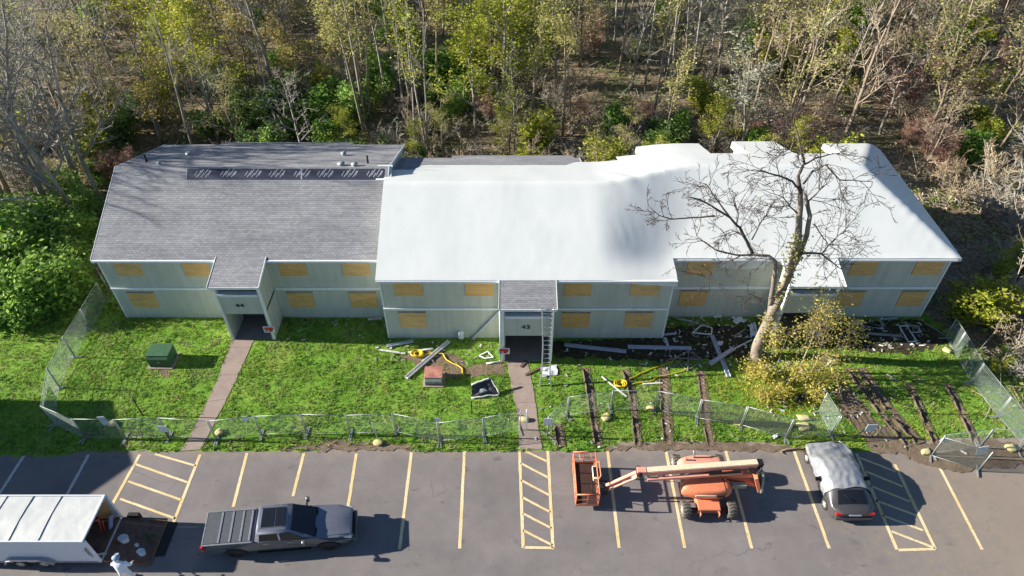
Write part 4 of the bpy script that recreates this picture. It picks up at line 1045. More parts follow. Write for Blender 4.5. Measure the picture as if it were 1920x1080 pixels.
for sgn in (-1, 1):
    mb = MB(); P_ = [(-1.05, .905, 1.0), (-.2, .915, .99), (-.25, .68, 1.33), (-.95, .68, 1.32)]; mb.add([(x, sgn * y, z) for x, y, z in P_], [(0, 1, 2, 3)]); mb.xf(T); part('side_window', mb, 'glass_dark', car)
    mb = MB(); mb.box(-2.335, -2.2, sgn * .62 - .16, sgn * .62 + .16, .72, .9); mb.xf(T); part('tail_light', mb, 'lamp_red', car, bevel=.03)
    for x in (1.42, -1.42): wheel(car, T, x, sgn * .80, .32, .2, rim='rim_pale', out=sgn)
    mb = MB(); mb.prism([(-.08, -.08), (.1, -.06), (.08, .1), (-.06, .1)], 'y', sgn * .93, sgn * 1.12); mb.xf(lambda p: (p[0] - .35, p[1], p[2] + 1.03)); mb.xf(T); part('mirror', mb, 'black', car, bevel=.03)
mb = MB(); mb.box(-2.40, -2.26, -.76, .76, .40, .60); mb.xf(T); part('rear_bumper', mb, 'car_paint', car, bevel=.05)
mb = MB(); mb.box(-2.345, -2.32, -.25, .25, .71, .84); mb.xf(T); part('number_plate', mb, 'sign_white', car)
mb = MB(); mb.grid(lambda a, b: (lambda q: (q[0], q[1], q[2]))(csurf(2.02 + .36 * a if 2.02 + .36 * a < 2.34 else 2.34, .1 + .8 * b, .035)), 5, 18); mb.xf(T); part('front_bumper', mb, 'black', car)
mb = MB()
def cov(a, b):
    x = -1.12 + .12 * nz(b * 4, 2) + (3.2 + .1 * nz(b * 3, 7)) * a; x = min(x, 2.2)
    s_ = .13 + .74 * b; side = abs(b - .5) * 2
    q = csurf(x, s_, .05)
    w = .035 * nz(x * 3.2 + q[1] * 1.3, q[1] * 5, 1) + .05 * nz(x * 6, q[1] * 2.2 + x * 2, 3) * (.35 + .65 * sstep(.2, 1.6, x)) + .035 * math.sin(9 * x + 6 * q[1]) * sstep(.7, 1.1, x) * (1 - sstep(1.6, 2.0, x))
    yy = q[1] + math.copysign(1, q[1]) * (.05 * nz(x * 2.6, b * 3, 9)) * side
    return (x, yy, q[2] + .015 + max(-.02, w))
mb.grid(cov, 60, 44); mb.xf(T)
solo('car_cover', mb, 'car_cover_silver', cC, 'wrinkled silver cover draped over the front of the dark estate car', 'car cover')

# --- enclosed trailer with its rear ramp down
tl = thing('cargo_trailer', (-23.6, 16.98, 0), 'white enclosed cargo trailer with its rear ramp folded down', 'trailer')
TX0, TX1, TY0, TY1, TZ0, TZ1 = -28.2, -20.22, 15.78, 18.22, .48, 2.42
mb = MB(); mb.box(TX0, TX1, TY0, TY0 + .05, TZ0, TZ1); mb.box(TX0, TX1, TY1 - .05, TY1, TZ0, TZ1); mb.box(TX0, TX0 + .05, TY0 + .052, TY1 - .052, TZ0, TZ1); part('wall', mb, 'trailer_white', tl)
mb = MB(); mb.box(TX0, TX1, TY0 + .052, TY1 - .052, TZ0 - .06, TZ0); part('floor', mb, 'ramp_wood', tl)
mb = MB(); mb.grid(lambda a, b: (TX0 + (TX1 - TX0 - .06) * a, TY0 + .06 + (TY1 - TY0 - .12) * b, TZ1 + .03 + .06 * math.sin(math.pi * b) + .012 * nz(a * 30, b * 4)), 50, 10); rt = part('roof', mb, 'trailer_roof', tl)
for x in (-26.3, -25.05, -23.75, -22.35): 
    mb = MB(); k = .5; mb.tube([(x + .0, TY0 + .06 + (TY1 - TY0 - .12) * b / 8, TZ1 + .04 + .06 * math.sin(math.pi * b / 8)) for b in range(9)], .022, 4); part('roof_bow', mb, 'trailer_trim', rt)
mb = MB(); mb.box(TX0 - .02, TX1 + .02, TY0 - .025, TY0 + .05, TZ1 + .002, TZ1 + .07); mb.box(TX0 - .02, TX1 + .02, TY1 - .05, TY1 + .025, TZ1 + .002, TZ1 + .07); mb.box(TX1 - .1, TX1 + .03, TY0 + .052, TY1 - .052, TZ1 + .002, TZ1 + .09)
part('roof_trim', mb, 'trailer_white', tl, bevel=.015)
mb = MB()
for y in (TY0 - .02, TY1 - .1): mb.box(TX1 + .002, TX1 + .09, y, y + .12, TZ0 - .05, TZ1 + .0)
mb.box(TX1 + .002, TX1 + .09, TY0 + .1, TY1 - .1, TZ0 - .13, TZ0 - .052)
part('rear_frame', mb, 'trailer_white', tl, bevel=.01)
for y, sgn in ((TY0 - .03, -1), (TY1 + .03, 1)):
    mb = MB(); mb.tube([(TX1 - .1, y, 1.0), (TX1 - .1, y, 1.9)], .022, 5); mb.bar((TX1 - .16, y, 1.2), (TX1 - .16, y, 1.75), .07, .05); part('latch_bar', mb, 'trailer_trim', tl)
mb = MB(); mb.box(TX0, TX1 + .05, TY0 - .012, TY0 - .001, TZ0 - .1, TZ0 + .05); part('skirt', mb, 'trailer_trim', tl)
T = place((0, 0, 0), 0, 1)
for x in (-24.1, -22.95):
    for y, sgn in ((TY0 + .02, -1), (TY1 - .02, 1)): wheel(tl, T, x, y, .36, .22, rim='rim_pale', out=sgn)
mb = MB(); mb.prism([(-24.75, .55), (-24.55, .86), (-24.2, .98), (-22.85, .98), (-22.5, .86), (-22.3, .55), (-22.4, .55), (-22.58, .8), (-22.88, .9), (-24.17, .9), (-24.48, .8), (-24.65, .55)], 'y', TY0 - .22, TY0 - .004); part('fender', mb, 'trailer_trim', tl)
a, b = (TX1 + .1, TZ0 - .06), (-17.95, .03)
mb = MB(); mb.add([(a[0], TY0 + .08, a[1]), (b[0], TY0 + .08, b[1]), (b[0], TY1 - .08, b[1]), (a[0], TY1 - .08, a[1]), (a[0], TY0 + .08, a[1] - .06), (b[0], TY0 + .08, b[1] - .03), (b[0], TY1 - .08, b[1] - .03), (a[0], TY1 - .08, a[1] - .06)],
                  [(0, 1, 2, 3), (7, 6, 5, 4), (0, 4, 5, 1), (1, 5, 6, 2), (2, 6, 7, 3), (3, 7, 4, 0)]); rp = part('ramp', mb, 'ramp_wood', tl)
mb = MB()
for y in (TY0 + .06, TY1 - .06): mb.bar((a[0], y, a[1] + .01), (b[0], y, b[1] + .02), .05, .07)
mb.bar((b[0] + .02, TY0 + .05, .03), (b[0] + .02, TY1 - .05, .03), .06, .05); part('ramp_edge', mb, 'ramp_edge', rp)
mb = MB(); mb.grid(lambda a_, b_: (-17.9 + .52 * a_, TY0 + .5 + 1.85 * b_, .03 - .02 * a_), 3, 6); part('ramp_flap', mb, 'tyre_rubber', rp)
def rampz(x): return a[1] + (b[1] - a[1]) * (x - a[0]) / (b[0] - a[0]) if x > a[0] else TZ0
def bucket(u, v, r_, h, label, mat, zoff=.3):
    p = at(u, v, zoff); z = max(.0, rampz(p.x)) + .01; mb = MB()
    for (za, ra), (zb_, rb) in zip([(0, .82), (h * .9, 1), (h, 1.06)], [(h * .9, 1), (h, 1.06), (h + .004, .0)]):
        mb.grid(lambda q, w: (p.x + r_ * ST * (ra + (rb - ra) * w) * math.cos(q * 6.2832), p.y + r_ * (ra + (rb - ra) * w) * math.sin(q * 6.2832), z + za + (zb_ - za) * w), 20, 1)
    o = thing('bucket', (p.x, p.y, z), label, 'bucket'); part('pail', mb, mat, o)
    mb = MB(); mb.tube([(p.x + r_ * 1.05 * ST * math.cos(q * .3), p.y + r_ * 1.05 * math.sin(q * .3), z + h * .8) for q in range(11)], .012, 4); part('handle', mb, 'galvanised', o)
bucket(231, 1009, .19, .34, 'large pale lidded bucket at the top of the trailer ramp', 'bucket_white', .6)
bucket(264, 1034, .15, .32, 'white and blue bucket lower on the trailer ramp', 'bucket_white', .4)
bucket(255, 1020, .08, .14, 'small white pot between the two buckets on the ramp', 'bucket_white', .4)
p = at(277, 1001, .4); r = thing('weed_bundle', (p.x, p.y, rampz(p.x)), 'bundle of pulled green weeds lying on the trailer ramp', 'weeds')
mb = MB()
for _ in range(26): 
    q = p + Vector((U(-.35, .3), U(-.18, .18), 0)); q.z = rampz(q.x) + .03; d = Vector((U(-.3, .3), U(-.3, .3), U(0, .25))); mb.tube([q, q + d * .6, q + d], [.012, .014, .004], 3, mi=random.choice((0, 0, 1)))
part('stalks', mb, ['leaf_green', 'twig_tan'], r)
r = thing('pallet_jack_tool', (-20.9, 17.3, TZ0), 'red handled tool leaning inside the trailer opening', 'tool'); r.name = 'hand_tool'
mb = MB(); mb.tube([(-20.75, 17.3, TZ0), (-20.6, 17.45, 1.55)], .035, 5); mb.tube([(-20.62, 17.35, TZ0), (-20.5, 17.45, 1.3)], .03, 5); part('shaft', mb, 'tool_red', r)
mb = MB(); mb.bar((-20.7, 17.3, 1.55), (-20.5, 17.6, 1.55), .06, .06); part('handle', mb, 'tool_red', r)
mb = MB(); mb.bar((-20.42, 17.55, TZ0), (-20.3, 17.85, 1.15), .3, .1, up=(1, 0, 0)); solo('tool_bag', mb, 'tool_blue', (-20.42, 17.6, TZ0), 'blue and white tool bag beside the red handled tool', 'tool bag', bevel=.04)
mb = MB(); mb.bar((-20.8, 18.05, TZ0 + .05), (-20.75, 18.12, 2.05), .8, .03, up=(0, 1, 0)); solo('plywood_sheet', mb, 'plywood', (-20.8, 18.05, TZ0), 'yellow plywood sheet standing against the trailer side inside', 'plywood sheet')
mb = MB(); mb.bar((-20.5, 16.1, TZ0 + .04), (-20.05, 16.2, TZ0 + .04), .1, .06); solo('loose_board', mb, 'pale_board', (-20.3, 16.15, TZ0), 'pale offcut lying on the trailer floor by the near door edge', 'board')
mb = MB(); mb.box(-19.9, -19.3, 18.16, 18.42, .02, .5); solo('tool_box', mb, 'black', (-19.6, 18.3, 0), 'black tool box on the ground at the far side of the ramp', 'tool box', bevel=.03)

# --- person in a white hooded coverall at the bottom edge
px_, py_ = -18.62, 15.12
pe = thing('person', (px_, py_, 0), 'person in a white hooded coverall bending to the trailer ramp', 'person')
def skin_mesh(name, verts, edges, rad, mat, parent, root=0, sub=2):
    me = bpy.data.meshes.new(name); me.from_pydata(verts, edges, []); me.materials.append(MATS[mat])
    o = bpy.data.objects.new(name, me); COL.objects.link(o); o.parent = parent
    sm = o.modifiers.new('skin', 'SKIN'); sm.use_smooth_shade = True
    for i, q in enumerate(me.skin_vertices[0].data): q.radius = rad[i] if hasattr(rad[i], '__len__') else (rad[i], rad[i]); q.use_root = (i == root)
    s = o.modifiers.new('sub', 'SUBSURF'); s.levels = s.render_levels = sub
    return o
sv = [(0, 0, .98), (-.02, .03, 1.2), (-.06, .09, 1.42), (-.09, .14, 1.53), (-.12, .19, 1.66), (-.13, .21, 1.76),
      (.12, .0, .92), (.15, .06, .52), (.16, .0, .10), (.18, .12, .05), (-.12, .0, .92), (-.16, -.05, .52), (-.17, -.12, .10), (-.18, .0, .05),
      (.14, .10, 1.43), (.30, .16, 1.17), (.26, .36, 1.04), (-.24, .10, 1.43), (-.40, .17, 1.17), (-.34, .38, 1.06)]
se_ = [(0, 1), (1, 2), (2, 3), (3, 4), (4, 5), (0, 6), (6, 7), (7, 8), (8, 9), (0, 10), (10, 11), (11, 12), (12, 13), (2, 14), (14, 15), (15, 16), (2, 17), (17, 18), (18, 19)]
sr = [(.20, .16), (.19, .15), (.21, .15), (.085, .085), (.13, .14), (.10, .11), .125, .095, .075, .06, .125, .095, .075, .06, .10, .075, .055, .10, .075, .055]
sv = [(x * ST, y, z) for x, y, z in sv]
skin_mesh('coverall', sv, se_, sr, 'coverall', pe)
mb = MB(); mb.grid(lambda a_, b_: (px_ + ST * (-.14 + .10 * math.cos(a_ * 6.28) * math.sin(b_ * 3.14)), py_ + .29 + .055 * math.sin(a_ * 6.28) * math.sin(b_ * 3.14), 1.66 + .12 * math.cos(b_ * 3.14)), 14, 10); fc = part('face', mb, 'skin', pe)
mb = MB(); mb.grid(lambda a_, b_: (px_ + ST * (-.14 + .02 * math.cos(a_ * 6.28)), py_ + .345 + .03 * b_, 1.655 + .02 * math.sin(a_ * 6.28) - .01 * b_), 8, 2); part('nose', mb, 'skin', fc)
mb = MB(); mb.grid(lambda a_, b_: (px_ + ST * (-.09 + .15 * math.cos(a_ * 6.28) * math.sin(b_ * 1.57)), py_ + .22 + .15 * math.sin(a_ * 6.28) * math.sin(b_ * 1.57), 1.76 + .13 * math.cos(b_ * 1.57)), 14, 6)
mb.add([(px_ - .26, py_ + .3, 1.77), (px_ - .06, py_ + .34, 1.77), (px_ - .08, py_ + .48, 1.74), (px_ - .24, py_ + .46, 1.74), ], [(0, 1, 2, 3)]); part('cap', mb, 'cap_blue', pe)
for hx, hy, hz in ((.26, .36, 1.04), (-.34, .38, 1.06)):
    vs = [(hx * ST, hy, hz), (hx * ST, hy + .05, hz - .03), (hx * ST, hy + .09, hz - .05)]; es = [(0, 1), (1, 2)]; rr = [.03, .035, .03]
    for q in range(4):
        k = len(vs); ox = (-.03 + .02 * q) * ST; ln = (.05, .058, .055, .045)[q]
        vs += [(hx * ST + ox, hy + .115, hz - .06), (hx * ST + ox, hy + .115 + ln * .6, hz - .085), (hx * ST + ox, hy + .115 + ln * .7, hz - .085 - ln * .6)]; es += [(2, k), (k, k + 1), (k + 1, k + 2)]; rr += [.010, .009, .008]
    k = len(vs); sg = -1 if hx > 0 else 1; vs += [(hx * ST + sg * .05, hy + .07, hz - .04), (hx * ST + sg * .06, hy + .1, hz - .07)]; es += [(1, k), (k, k + 1)]; rr += [.012, .010]
    skin_mesh('hand', vs, es, rr, 'skin', pe, sub=1)
for sx_, fx, fy in ((1, .17, .06), (-1, -.175, -.06)):
    mb = MB(); mb.box(px_ + fx * ST - .07, px_ + fx * ST + .07, py_ + fy - .1, py_ + fy + .2, 0.0, .09); part('shoe', mb, 'shoe', pe, bevel=.03)

# --- orange articulated boom lift
cL = (10.22, 20.02, 0)
bl_ = thing('boom_lift', cL, 'orange articulated boom lift folded across the parking bays with its basket at the left', 'boom lift')
T = place(cL, math.radians(90))
for x in (-1.42, 1.42):
    for sgn in (-1, 1): wheel(bl_, T, x, sgn * .92, .43, .32, 'dusty_rubber', 'rim_pale', sgn, True)
mb = MB(); mb.prism([(-1.65, .40), (-1.55, .30), (1.55, .30), (1.65, .40), (1.6, .72), (1.0, .80), (-1.0, .80), (-1.6, .72)], 'y', -.46, .46); mb.xf(T); ch = part('chassis', mb, 'lift_orange', bl_, bevel=.04)
for x in (-1.42, 1.42):
    mb = MB(); mb.bar((x, -.8, .43), (x, .8, .43), .16, .16); mb.xf(T); part('axle', mb, 'lift_grille', bl_)
mb = MB(); mb.box(-1.69, -1.652, -.30, .30, .42, .60); mb.xf(T); part('front_grille', mb, 'lift_grille', ch)
for y in (-.38, .38): 
    mb = MB(); mb.tube([(-1.62, y, .6), (-1.8, y, .62), (-1.82, y, .36)], .03, 6); mb.xf(T); part('tie_down', mb, 'lift_orange', ch)
mb = MB(); mb.cyl((0, 0, .8), (0, 0, .95), .5, 24); mb.xf(T); part('slew_ring', mb, 'lift_grille', bl_)
def hood(yc, name, mat, x0, x1, y0, y1, z0, z1, flip):
    mb = MB(); n = 40
    rings_ = [(z0, .86), (z0 + .12, .97), (z0 + (z1 - z0) * .55, 1.0), (z1 - .12, .95), (z1 - .03, .86), (z1, .72)]
    cx, cy = (x0 + x1) / 2, (y0 + y1) / 2; hx, hy = (x1 - x0) / 2, (y1 - y0) / 2
    vs = []
    for z, k in rings_:
        for q in range(n):
            a_ = 2 * math.pi * q / n; c, s_ = math.cos(a_), math.sin(a_); e = .48
            X_ = math.copysign(abs(c) ** e, c); Y_ = math.copysign(abs(s_) ** e, s_)
            out_ = Y_ if not flip else -Y_
            bow = 1 - .22 * sstep(.2, 1, -out_) * abs(X_) ** 3 - (.30 * sstep(-.2, -1, X_) if out_ < 0 else 0) * .6
            vs.append((cx + hx * X_ * k * (.9 if out_ < 0 and False else 1), cy + hy * Y_ * k * bow, z))
    k = len(rings_)
    mb.add(vs, [(i * n + q, i * n + (q + 1) % n, (i + 1) * n + (q + 1) % n, (i + 1) * n + q) for i in range(k - 1) for q in range(n)] + [tuple(range((k - 1) * n, k * n)), tuple(range(n - 1, -1, -1))], 0, True)
    return part(name, mb, mat, bl_)
h1 = hood(0, 'engine_hood', 'lift_orange', 8.82, 11.45, 18.92, 19.88, .78, 1.52, False)
h2 = hood(0, 'engine_hood', 'lift_orange_faded', 8.90, 11.40, 20.36, 21.30, .78, 1.50, True)
mb = MB(); mb.box(10.62, 10.98, 18.885, 18.94, 1.1, 1.3); part('vent_grille', mb, 'lift_grille', h1)
mb = MB(); mb.box(11.02, 11.055, 18.96, 19.84, .95, 1.515); mb.box(11.02, 11.05, 19.02, 19.8, 1.517, 1.53); part('panel_seam', mb, 'lift_grille', h1)
mb = MB(); mb.box(9.5, 10.55, 18.90, 18.945, 1.12, 1.26); part('pale_stripe', mb, 'boom_cream', h1)
mb = MB(); mb.tube([(9.75, 21.05, 1.45), (9.75, 21.1, 1.85), (9.72, 21.2, 1.95)], .05, 8); part('exhaust_pipe', mb, 'galvanised', h2)
mb = MB(); mb.tube([(9.3, 20.9, 1.45), (9.3, 20.9, 1.7)], .05, 8); part('filler_cap', mb, 'lift_orange', h2)
mb = MB(); mb.box(8.95, 11.3, 19.9, 20.34, .80, 1.12); mb.tube([(9.1, 19.98, 1.3), (9.9, 19.95, 1.62), (11.2, 20.0, 1.66)], .07, 6); mb.tube([(9.0, 20.1, 1.2), (9.6, 20.2, 1.5), (11.1, 20.2, 1.5)], .05, 6); part('turntable', mb, 'hydraulic', bl_)
A0, A1 = Vector((6.95, 19.74, 2.22)), Vector((12.75, 20.2, 2.26)); dA = (A1 - A0).normalized(); sA = Vector((-dA.y, dA.x, 0))
mb = MB(); mb.bar(A0, A1, .30, .34); bm_ = part('main_boom', mb, 'boom_cream', bl_, bevel=.015)
mb = MB(); mb.bar(A0 - sA * .163 - Vector((0, 0, .02)), A1 - sA * .163 - Vector((0, 0, .02)), .02, .30); mb.bar(A0 - sA * .3 - Vector((0, 0, .30)), A0 + dA * 5.0 - sA * .3 - Vector((0, 0, .30)), .14, .16); part('lower_rail', mb, 'lift_orange_faded', bm_)
mb = MB(); mb.bar(A0 + dA * 3.2 - sA * .3 - Vector((0, 0, .19)), A0 + dA * 4.9 - sA * .3 - Vector((0, 0, .19)), .12, .05)
for k in range(16): mb.bar(A0 + dA * (3.25 + k * .105) - sA * .3 - Vector((0, 0, .15)), A0 + dA * (3.3 + k * .105) - sA * .3 - Vector((0, 0, .15)), .13, .05)
part('hose_track', mb, 'black', bm_)
mb = MB(); mb.bar(A1 - dA * .02 + Vector((0, 0, -.05)), A1 + dA * .28 + Vector((0, 0, -.1)), .36, .4); mb.tube([A1 + Vector((-.5, -.35, -.2)), A1 + Vector((-.1, -.42, -.35)), A1 + Vector((.15, -.3, -.2)), A1 + Vector((.25, -.1, .05))], .05, 6); mb.tube([A1 + Vector((-.45, -.25, -.1)), A1 + Vector((.05, -.3, -.25)), A1 + Vector((.2, -.12, -.1))], .04, 6); part('boom_knuckle', mb, 'hydraulic', bm_, bevel=.03)
mb = MB(); mb.bar((12.7, 19.9, 1.75), (11.1, 20.05, 1.42), .30, .32); mb.bar((12.62, 19.72, 1.9), (13.0, 19.55, .85), .2, .5, up=(0, 1, 0)); mb.bar((11.3, 20.1, 1.2), (12.9, 19.75, 1.0), .26, .28); part('riser', mb, 'lift_orange', bl_, bevel=.02)
mb = MB(); mb.prism([(19.25, .9), (19.95, .78), (20.25, 1.55), (19.9, 2.0), (19.5, 1.6)], 'x', 13.0, 13.12); part('counterweight', mb, 'lift_olive', bl_, bevel=.02)
mb = MB(); mb.box(11.5, 12.3, 19.5, 19.72, .95, 1.25); part('tool_tray', mb, 'lift_olive', bl_, bevel=.02)
J0, J1 = Vector((6.55, 19.74, 2.2)), Vector((4.95, 19.66, .95))
mb = MB(); mb.bar(J0, J1, .16, .18); mb.bar(J0 + Vector((0, -.22, -.12)), J1 + Vector((0, -.2, -.12)), .09, .1); mb.bar(J0 + Vector((-.1, -.1, -.1)), J0.lerp(J1, .2) + Vector((0, -.1, -.1)), .4, .12); jb = part('jib', mb, 'lift_orange_faded', bl_, bevel=.015)
mb = MB(); mb.bar(A0 + Vector((-.02, 0, 0)), J0 + Vector((-.12, 0, .02)), .34, .36); part('jib_joint', mb, 'lift_orange_faded', jb, bevel=.03)
mb = MB(); mb.cyl((6.55, 19.5, 2.22), (6.55, 19.98, 2.22), .16, 12); part('jib_pivot', mb, 'hydraulic', jb)
BX0, BX1, BY0, BY1 = 3.34, 4.52, 18.86, 21.44
mb = MB(); mb.box(4.6, 5.05, 19.4, 19.95, .5, 1.05); mb.bar((4.55, 19.0, .6), (4.55, 20.3, .6), .1, .16); part('basket_mount', mb, 'hydraulic', bl_, bevel=.02)
mb = MB(); mb.box(BX0 + .03, BX1 - .03, BY0 + .03, BY1 - .03, .36, .41); bk = part('basket_floor', mb, 'lift_grille', bl_)
mb = MB()
for z, r_ in ((1.45, .036), (.95, .026), (.52, .03)):
    pts = [(BX0, BY0, z), (BX1, BY0, z), (BX1, BY1, z), (BX0, BY1, z), (BX0, BY0, z)]
    for i in range(4): mb.tube([pts[i], pts[i + 1]], r_, 6)
for y in (BY0, BY0 + .62, BY0 + 1.3, BY0 + 1.95, BY1):
    for x in (BX0, BX1): mb.tube([(x, y, .36), (x, y, 1.45)], .028, 6)
mb.tube([((BX0 + BX1) / 2, BY0, .36), ((BX0 + BX1) / 2, BY0, 1.45)], .025, 6); mb.tube([((BX0 + BX1) / 2, BY1, .36), ((BX0 + BX1) / 2, BY1, 1.45)], .025, 6)
for x in (BX0, BX1): mb.bar((x, BY0, .43), (x, BY1, .43), .03, .15)
for y in (BY0, BY1): mb.bar((BX0, y, .43), (BX1, y, .43), .03, .15)
part('basket_rails', mb, 'lift_orange', bl_)
mb = MB(); mb.tube([(BX1 + .02, 19.75, 1.45), (BX1 + .12, 19.8, 1.7), (BX1 + .12, 20.7, 1.7), (BX1 + .02, 20.75, 1.45)], .035, 6); mb.tube([(BX0 + .3, BY1 - .1, 1.45), (BX0 + .3, BY1 - .45, 1.46), (BX1 - .25, BY1 - .45, 1.46), (BX1 - .25, BY1 - .1, 1.45)], .025, 6); part('guard_hoop', mb, 'lift_orange', bl_)
mb = MB(); mb.box(BX1 - .24, BX1 - .02, 19.85, 20.65, 1.08, 1.36); part('control_panel', mb, 'boom_cream', bl_, bevel=.03)
mb = MB(); mb.box(BX1 - .22, BX1 - .04, 19.95, 20.55, 1.362, 1.385); part('control_face', mb, 'black', bl_)
mb = MB(); mb.tube([(4.6, 19.3, .7), (4.2, 19.2, 1.1), (4.15, 19.55, 1.35), (4.3, 19.8, 1.2), (4.75, 19.6, .8)], .025, 5); part('hose_loop', mb, 'hydraulic', bl_)

# ------------------------------------------------------------------ trees and plants
def grow(mb, rng, p, d, length, r, depth, o, tips, mi):
    """one limb as a bent, tapering tube; recurses into side limbs"""
    n = max(2, int(length / o['seg'][min(depth, len(o['seg']) - 1)])); n = min(n, 9)
    pts = [p.copy()]; rad = [r]; dirs = [d.copy()]; q = p.copy(); dd = d.copy()
    for i in range(n):
        wv = o['wob'] * (1 + .5 * depth)
        dd = (dd + Vector((rng.uniform(-wv, wv), rng.uniform(-wv, wv), rng.uniform(-wv, wv) + o['up']))).normalized()
        q = q + dd * (length / n); pts.append(q.copy()); dirs.append(dd.copy()); rad.append(max(o['rmin'], r * (1 - (i + 1) / n * o['taper'])))
    target = mb[0] if depth <= o['limb_depth'] else mb[1]
    target.tube(pts, rad, (7, 5, 4, 3, 3)[min(depth, 4)], 0, cap=depth < 2, sm=True)
    if depth >= o['depth']: tips.append((pts[-1], dd)); tips.append((pts[len(pts) // 2], dd)); return
    kids = o['kids'][min(depth, len(o['kids']) - 1)]
    for k in range(kids):
        lo = o['bare'] if depth == 0 else .18
        t_ = lo + (1 - lo) * (k + rng.random()) / kids; f = t_ * n; i = min(n - 1, int(f)); pt = pts[i].lerp(pts[i + 1], f - i)
        bd = dirs[i]; ang = rng.uniform(0, 6.283); side = bd.orthogonal().normalized(); side = Matrix.Rotation(ang, 3, bd) @ side
        sp = o['spread'][min(depth, len(o['spread']) - 1)] * rng.uniform(.7, 1.25)
        nd = (bd * math.cos(sp) + side * math.sin(sp)).normalized()
        ln = length * o['ratio'] * rng.uniform(.6, 1.15) * (1 - .45 * t_ if depth == 0 else 1 - .3 * t_)
        grow(mb, rng, pt, nd, ln, max(o['rmin'], rad[i] * .62), depth + 1, o, tips, mi)
def leaves(mb, rng, tips, per, size, spread, mi, flat=.4):
    for p, d in tips:
        for _ in range(per):
            c = p + Vector((rng.gauss(0, spread), rng.gauss(0, spread), rng.gauss(0, spread * .8)))
            a = Vector((rng.uniform(-1, 1), rng.uniform(-1, 1), rng.uniform(-flat, flat))).normalized(); b = a.cross(Vector((rng.uniform(-1, 1), rng.uniform(-1, 1), rng.uniform(.1, 1)))).normalized()
            s = size * rng.uniform(.5, 1.3); a *= s; b *= s * .6
            mb.add([c - a, c + b * .9, c + a, c - b * .9], [(0, 1, 2, 3)], mi)
TREEDEF = dict(seg=(1.6, 1.0, .7, .5), wob=.09, up=.02, taper=.8, rmin=.012, limb_depth=1, depth=3, kids=(10, 6, 4), bare=.35, spread=(.75, .7, .8), ratio=.42)
def proto(seed, h, r, bark, twig_, leaf=None, per=0, lsize=.16, lspread=.3, lean=0, stems=1, **kw):
    rng = random.Random(seed); o = dict(TREEDEF); o.update(kw); mbs = [MB(), MB()]; tips = []
    for s_ in range(stems):
        d = Vector((rng.uniform(-.06, .06) + (lean if stems == 1 else rng.uniform(-.35, .35)), rng.uniform(-.06, .06) if stems == 1 else rng.uniform(-.45, .45), 1)).normalized()
        grow(mbs, rng, Vector((rng.uniform(-.55, .55) * (stems > 1), rng.uniform(-.45, .45) * (stems > 1), -.25)), d, h * (rng.uniform(.85, 1.05) if stems == 1 else rng.uniform(.45, 1.15)), r, 0, o, tips, 0)
    if leaf and per: 
        k = leaf if isinstance(leaf, (list, tuple)) else [leaf]
        for mi_, _ in enumerate(k): leaves(mbs[1], rng, tips[mi_::len(k)], per, lsize, lspread, 1 + mi_)
    else: k = []
    return mbs[0].mesh('trunk', bark), mbs[1].mesh('crown', [twig_] + list(k))
PT = {}
pole_o = dict(kids=(9, 4, 3), bare=.5, spread=(.6, .7, .8), ratio=.24, wob=.035, limb_depth=0, up=.03)
wide_o = dict(kids=(12, 7, 5), bare=.22, ratio=.42, spread=(.85, .75, .8))
PT['pole_grey'] = [proto(s, 17, .15, 'bark_grey', 'twig_grey', **pole_o) for s in (1, 2, 3)]
PT['pole_pale'] = [proto(s, 17, .13, 'bark_pale', 'twig_pale', 'leaf_yellow_green', 2, .12, .4, **pole_o) for s in (4, 5, 8)]
PT['pole_tan'] = [proto(s, 16, .13, 'bark_tan', 'twig_tan', 'leaf_olive', 4, .13, .4, **pole_o) for s in (6, 7)]
PT['bare_grey'] = [proto(s, 14, .2, 'bark_grey', 'twig_grey', **wide_o) for s in (11, 12, 13)]
PT['bare_brown'] = [proto(s, 13, .19, 'bark_brown', 'twig_brown', **wide_o) for s in (14, 15)]
PT['bare_pale'] = [proto(s, 14, .2, 'bark_pale', 'twig_pale', lean=.12, wob=.14, **{**wide_o, 'kids': (10, 6, 4)}) if 0 else proto(s, 14, .2, 'bark_pale', 'twig_pale', lean=.12, seg=(1.2, .8, .6, .5), depth=3, kids=(11, 6, 4), bare=.2, ratio=.45, spread=(.8, .75, .8), wob=.13) for s in (16, 17)]
PT['budding_yellow'] = [proto(s, 13, .15, 'bark_grey', 'twig_brown', 'leaf_yellow_green', 6, .15, .36, **{**wide_o, 'kids': (13, 6, 3)}) for s in (21, 22, 23)]
PT['budding_olive'] = [proto(s, 13, .16, 'bark_brown', 'twig_brown', 'leaf_olive', 3, .13, .38, **{**wide_o, 'kids': (12, 6, 3)}) for s in (24, 25)]
PT['budding_ochre'] = [proto(s, 12, .15, 'bark_brown', 'twig_brown', ['leaf_ochre', 'leaf_olive'], 5, .15, .34, **{**wide_o, 'kids': (12, 6, 3)}) for s in (26,)]
PT['silvery'] = [proto(s, 13, .16, 'bark_grey', 'twig_grey', 'leaf_grey', 5, .13, .36, **{**wide_o, 'kids': (12, 6, 3)}) for s in (27, 28)]
PT['pink'] = [proto(s, 7, .1, 'bark_brown', 'twig_pink', 'bud_pink', 4, .08, .25, stems=3, kids=(9, 6, 4), bare=.15, ratio=.5, limb_depth=0) for s in (31, 32)]
shr = dict(stems=6, kids=(6, 4, 3), bare=.15, ratio=.5, depth=2, limb_depth=0, seg=(.6, .4, .3), wob=.16, rmin=.012)
PT['shrub_green'] = [proto(s, 3.4, .05, 'bark_brown', 'twig_brown', ['leaf_green', 'leaf_bright'], 9, .16, .32, **shr) for s in (41, 42, 43)]
PT['shrub_dark'] = [proto(s, 4.2, .06, 'bark_brown', 'twig_dark', ['leaf_dark', 'leaf_green'], 9, .17, .38, **shr) for s in (44, 45)]
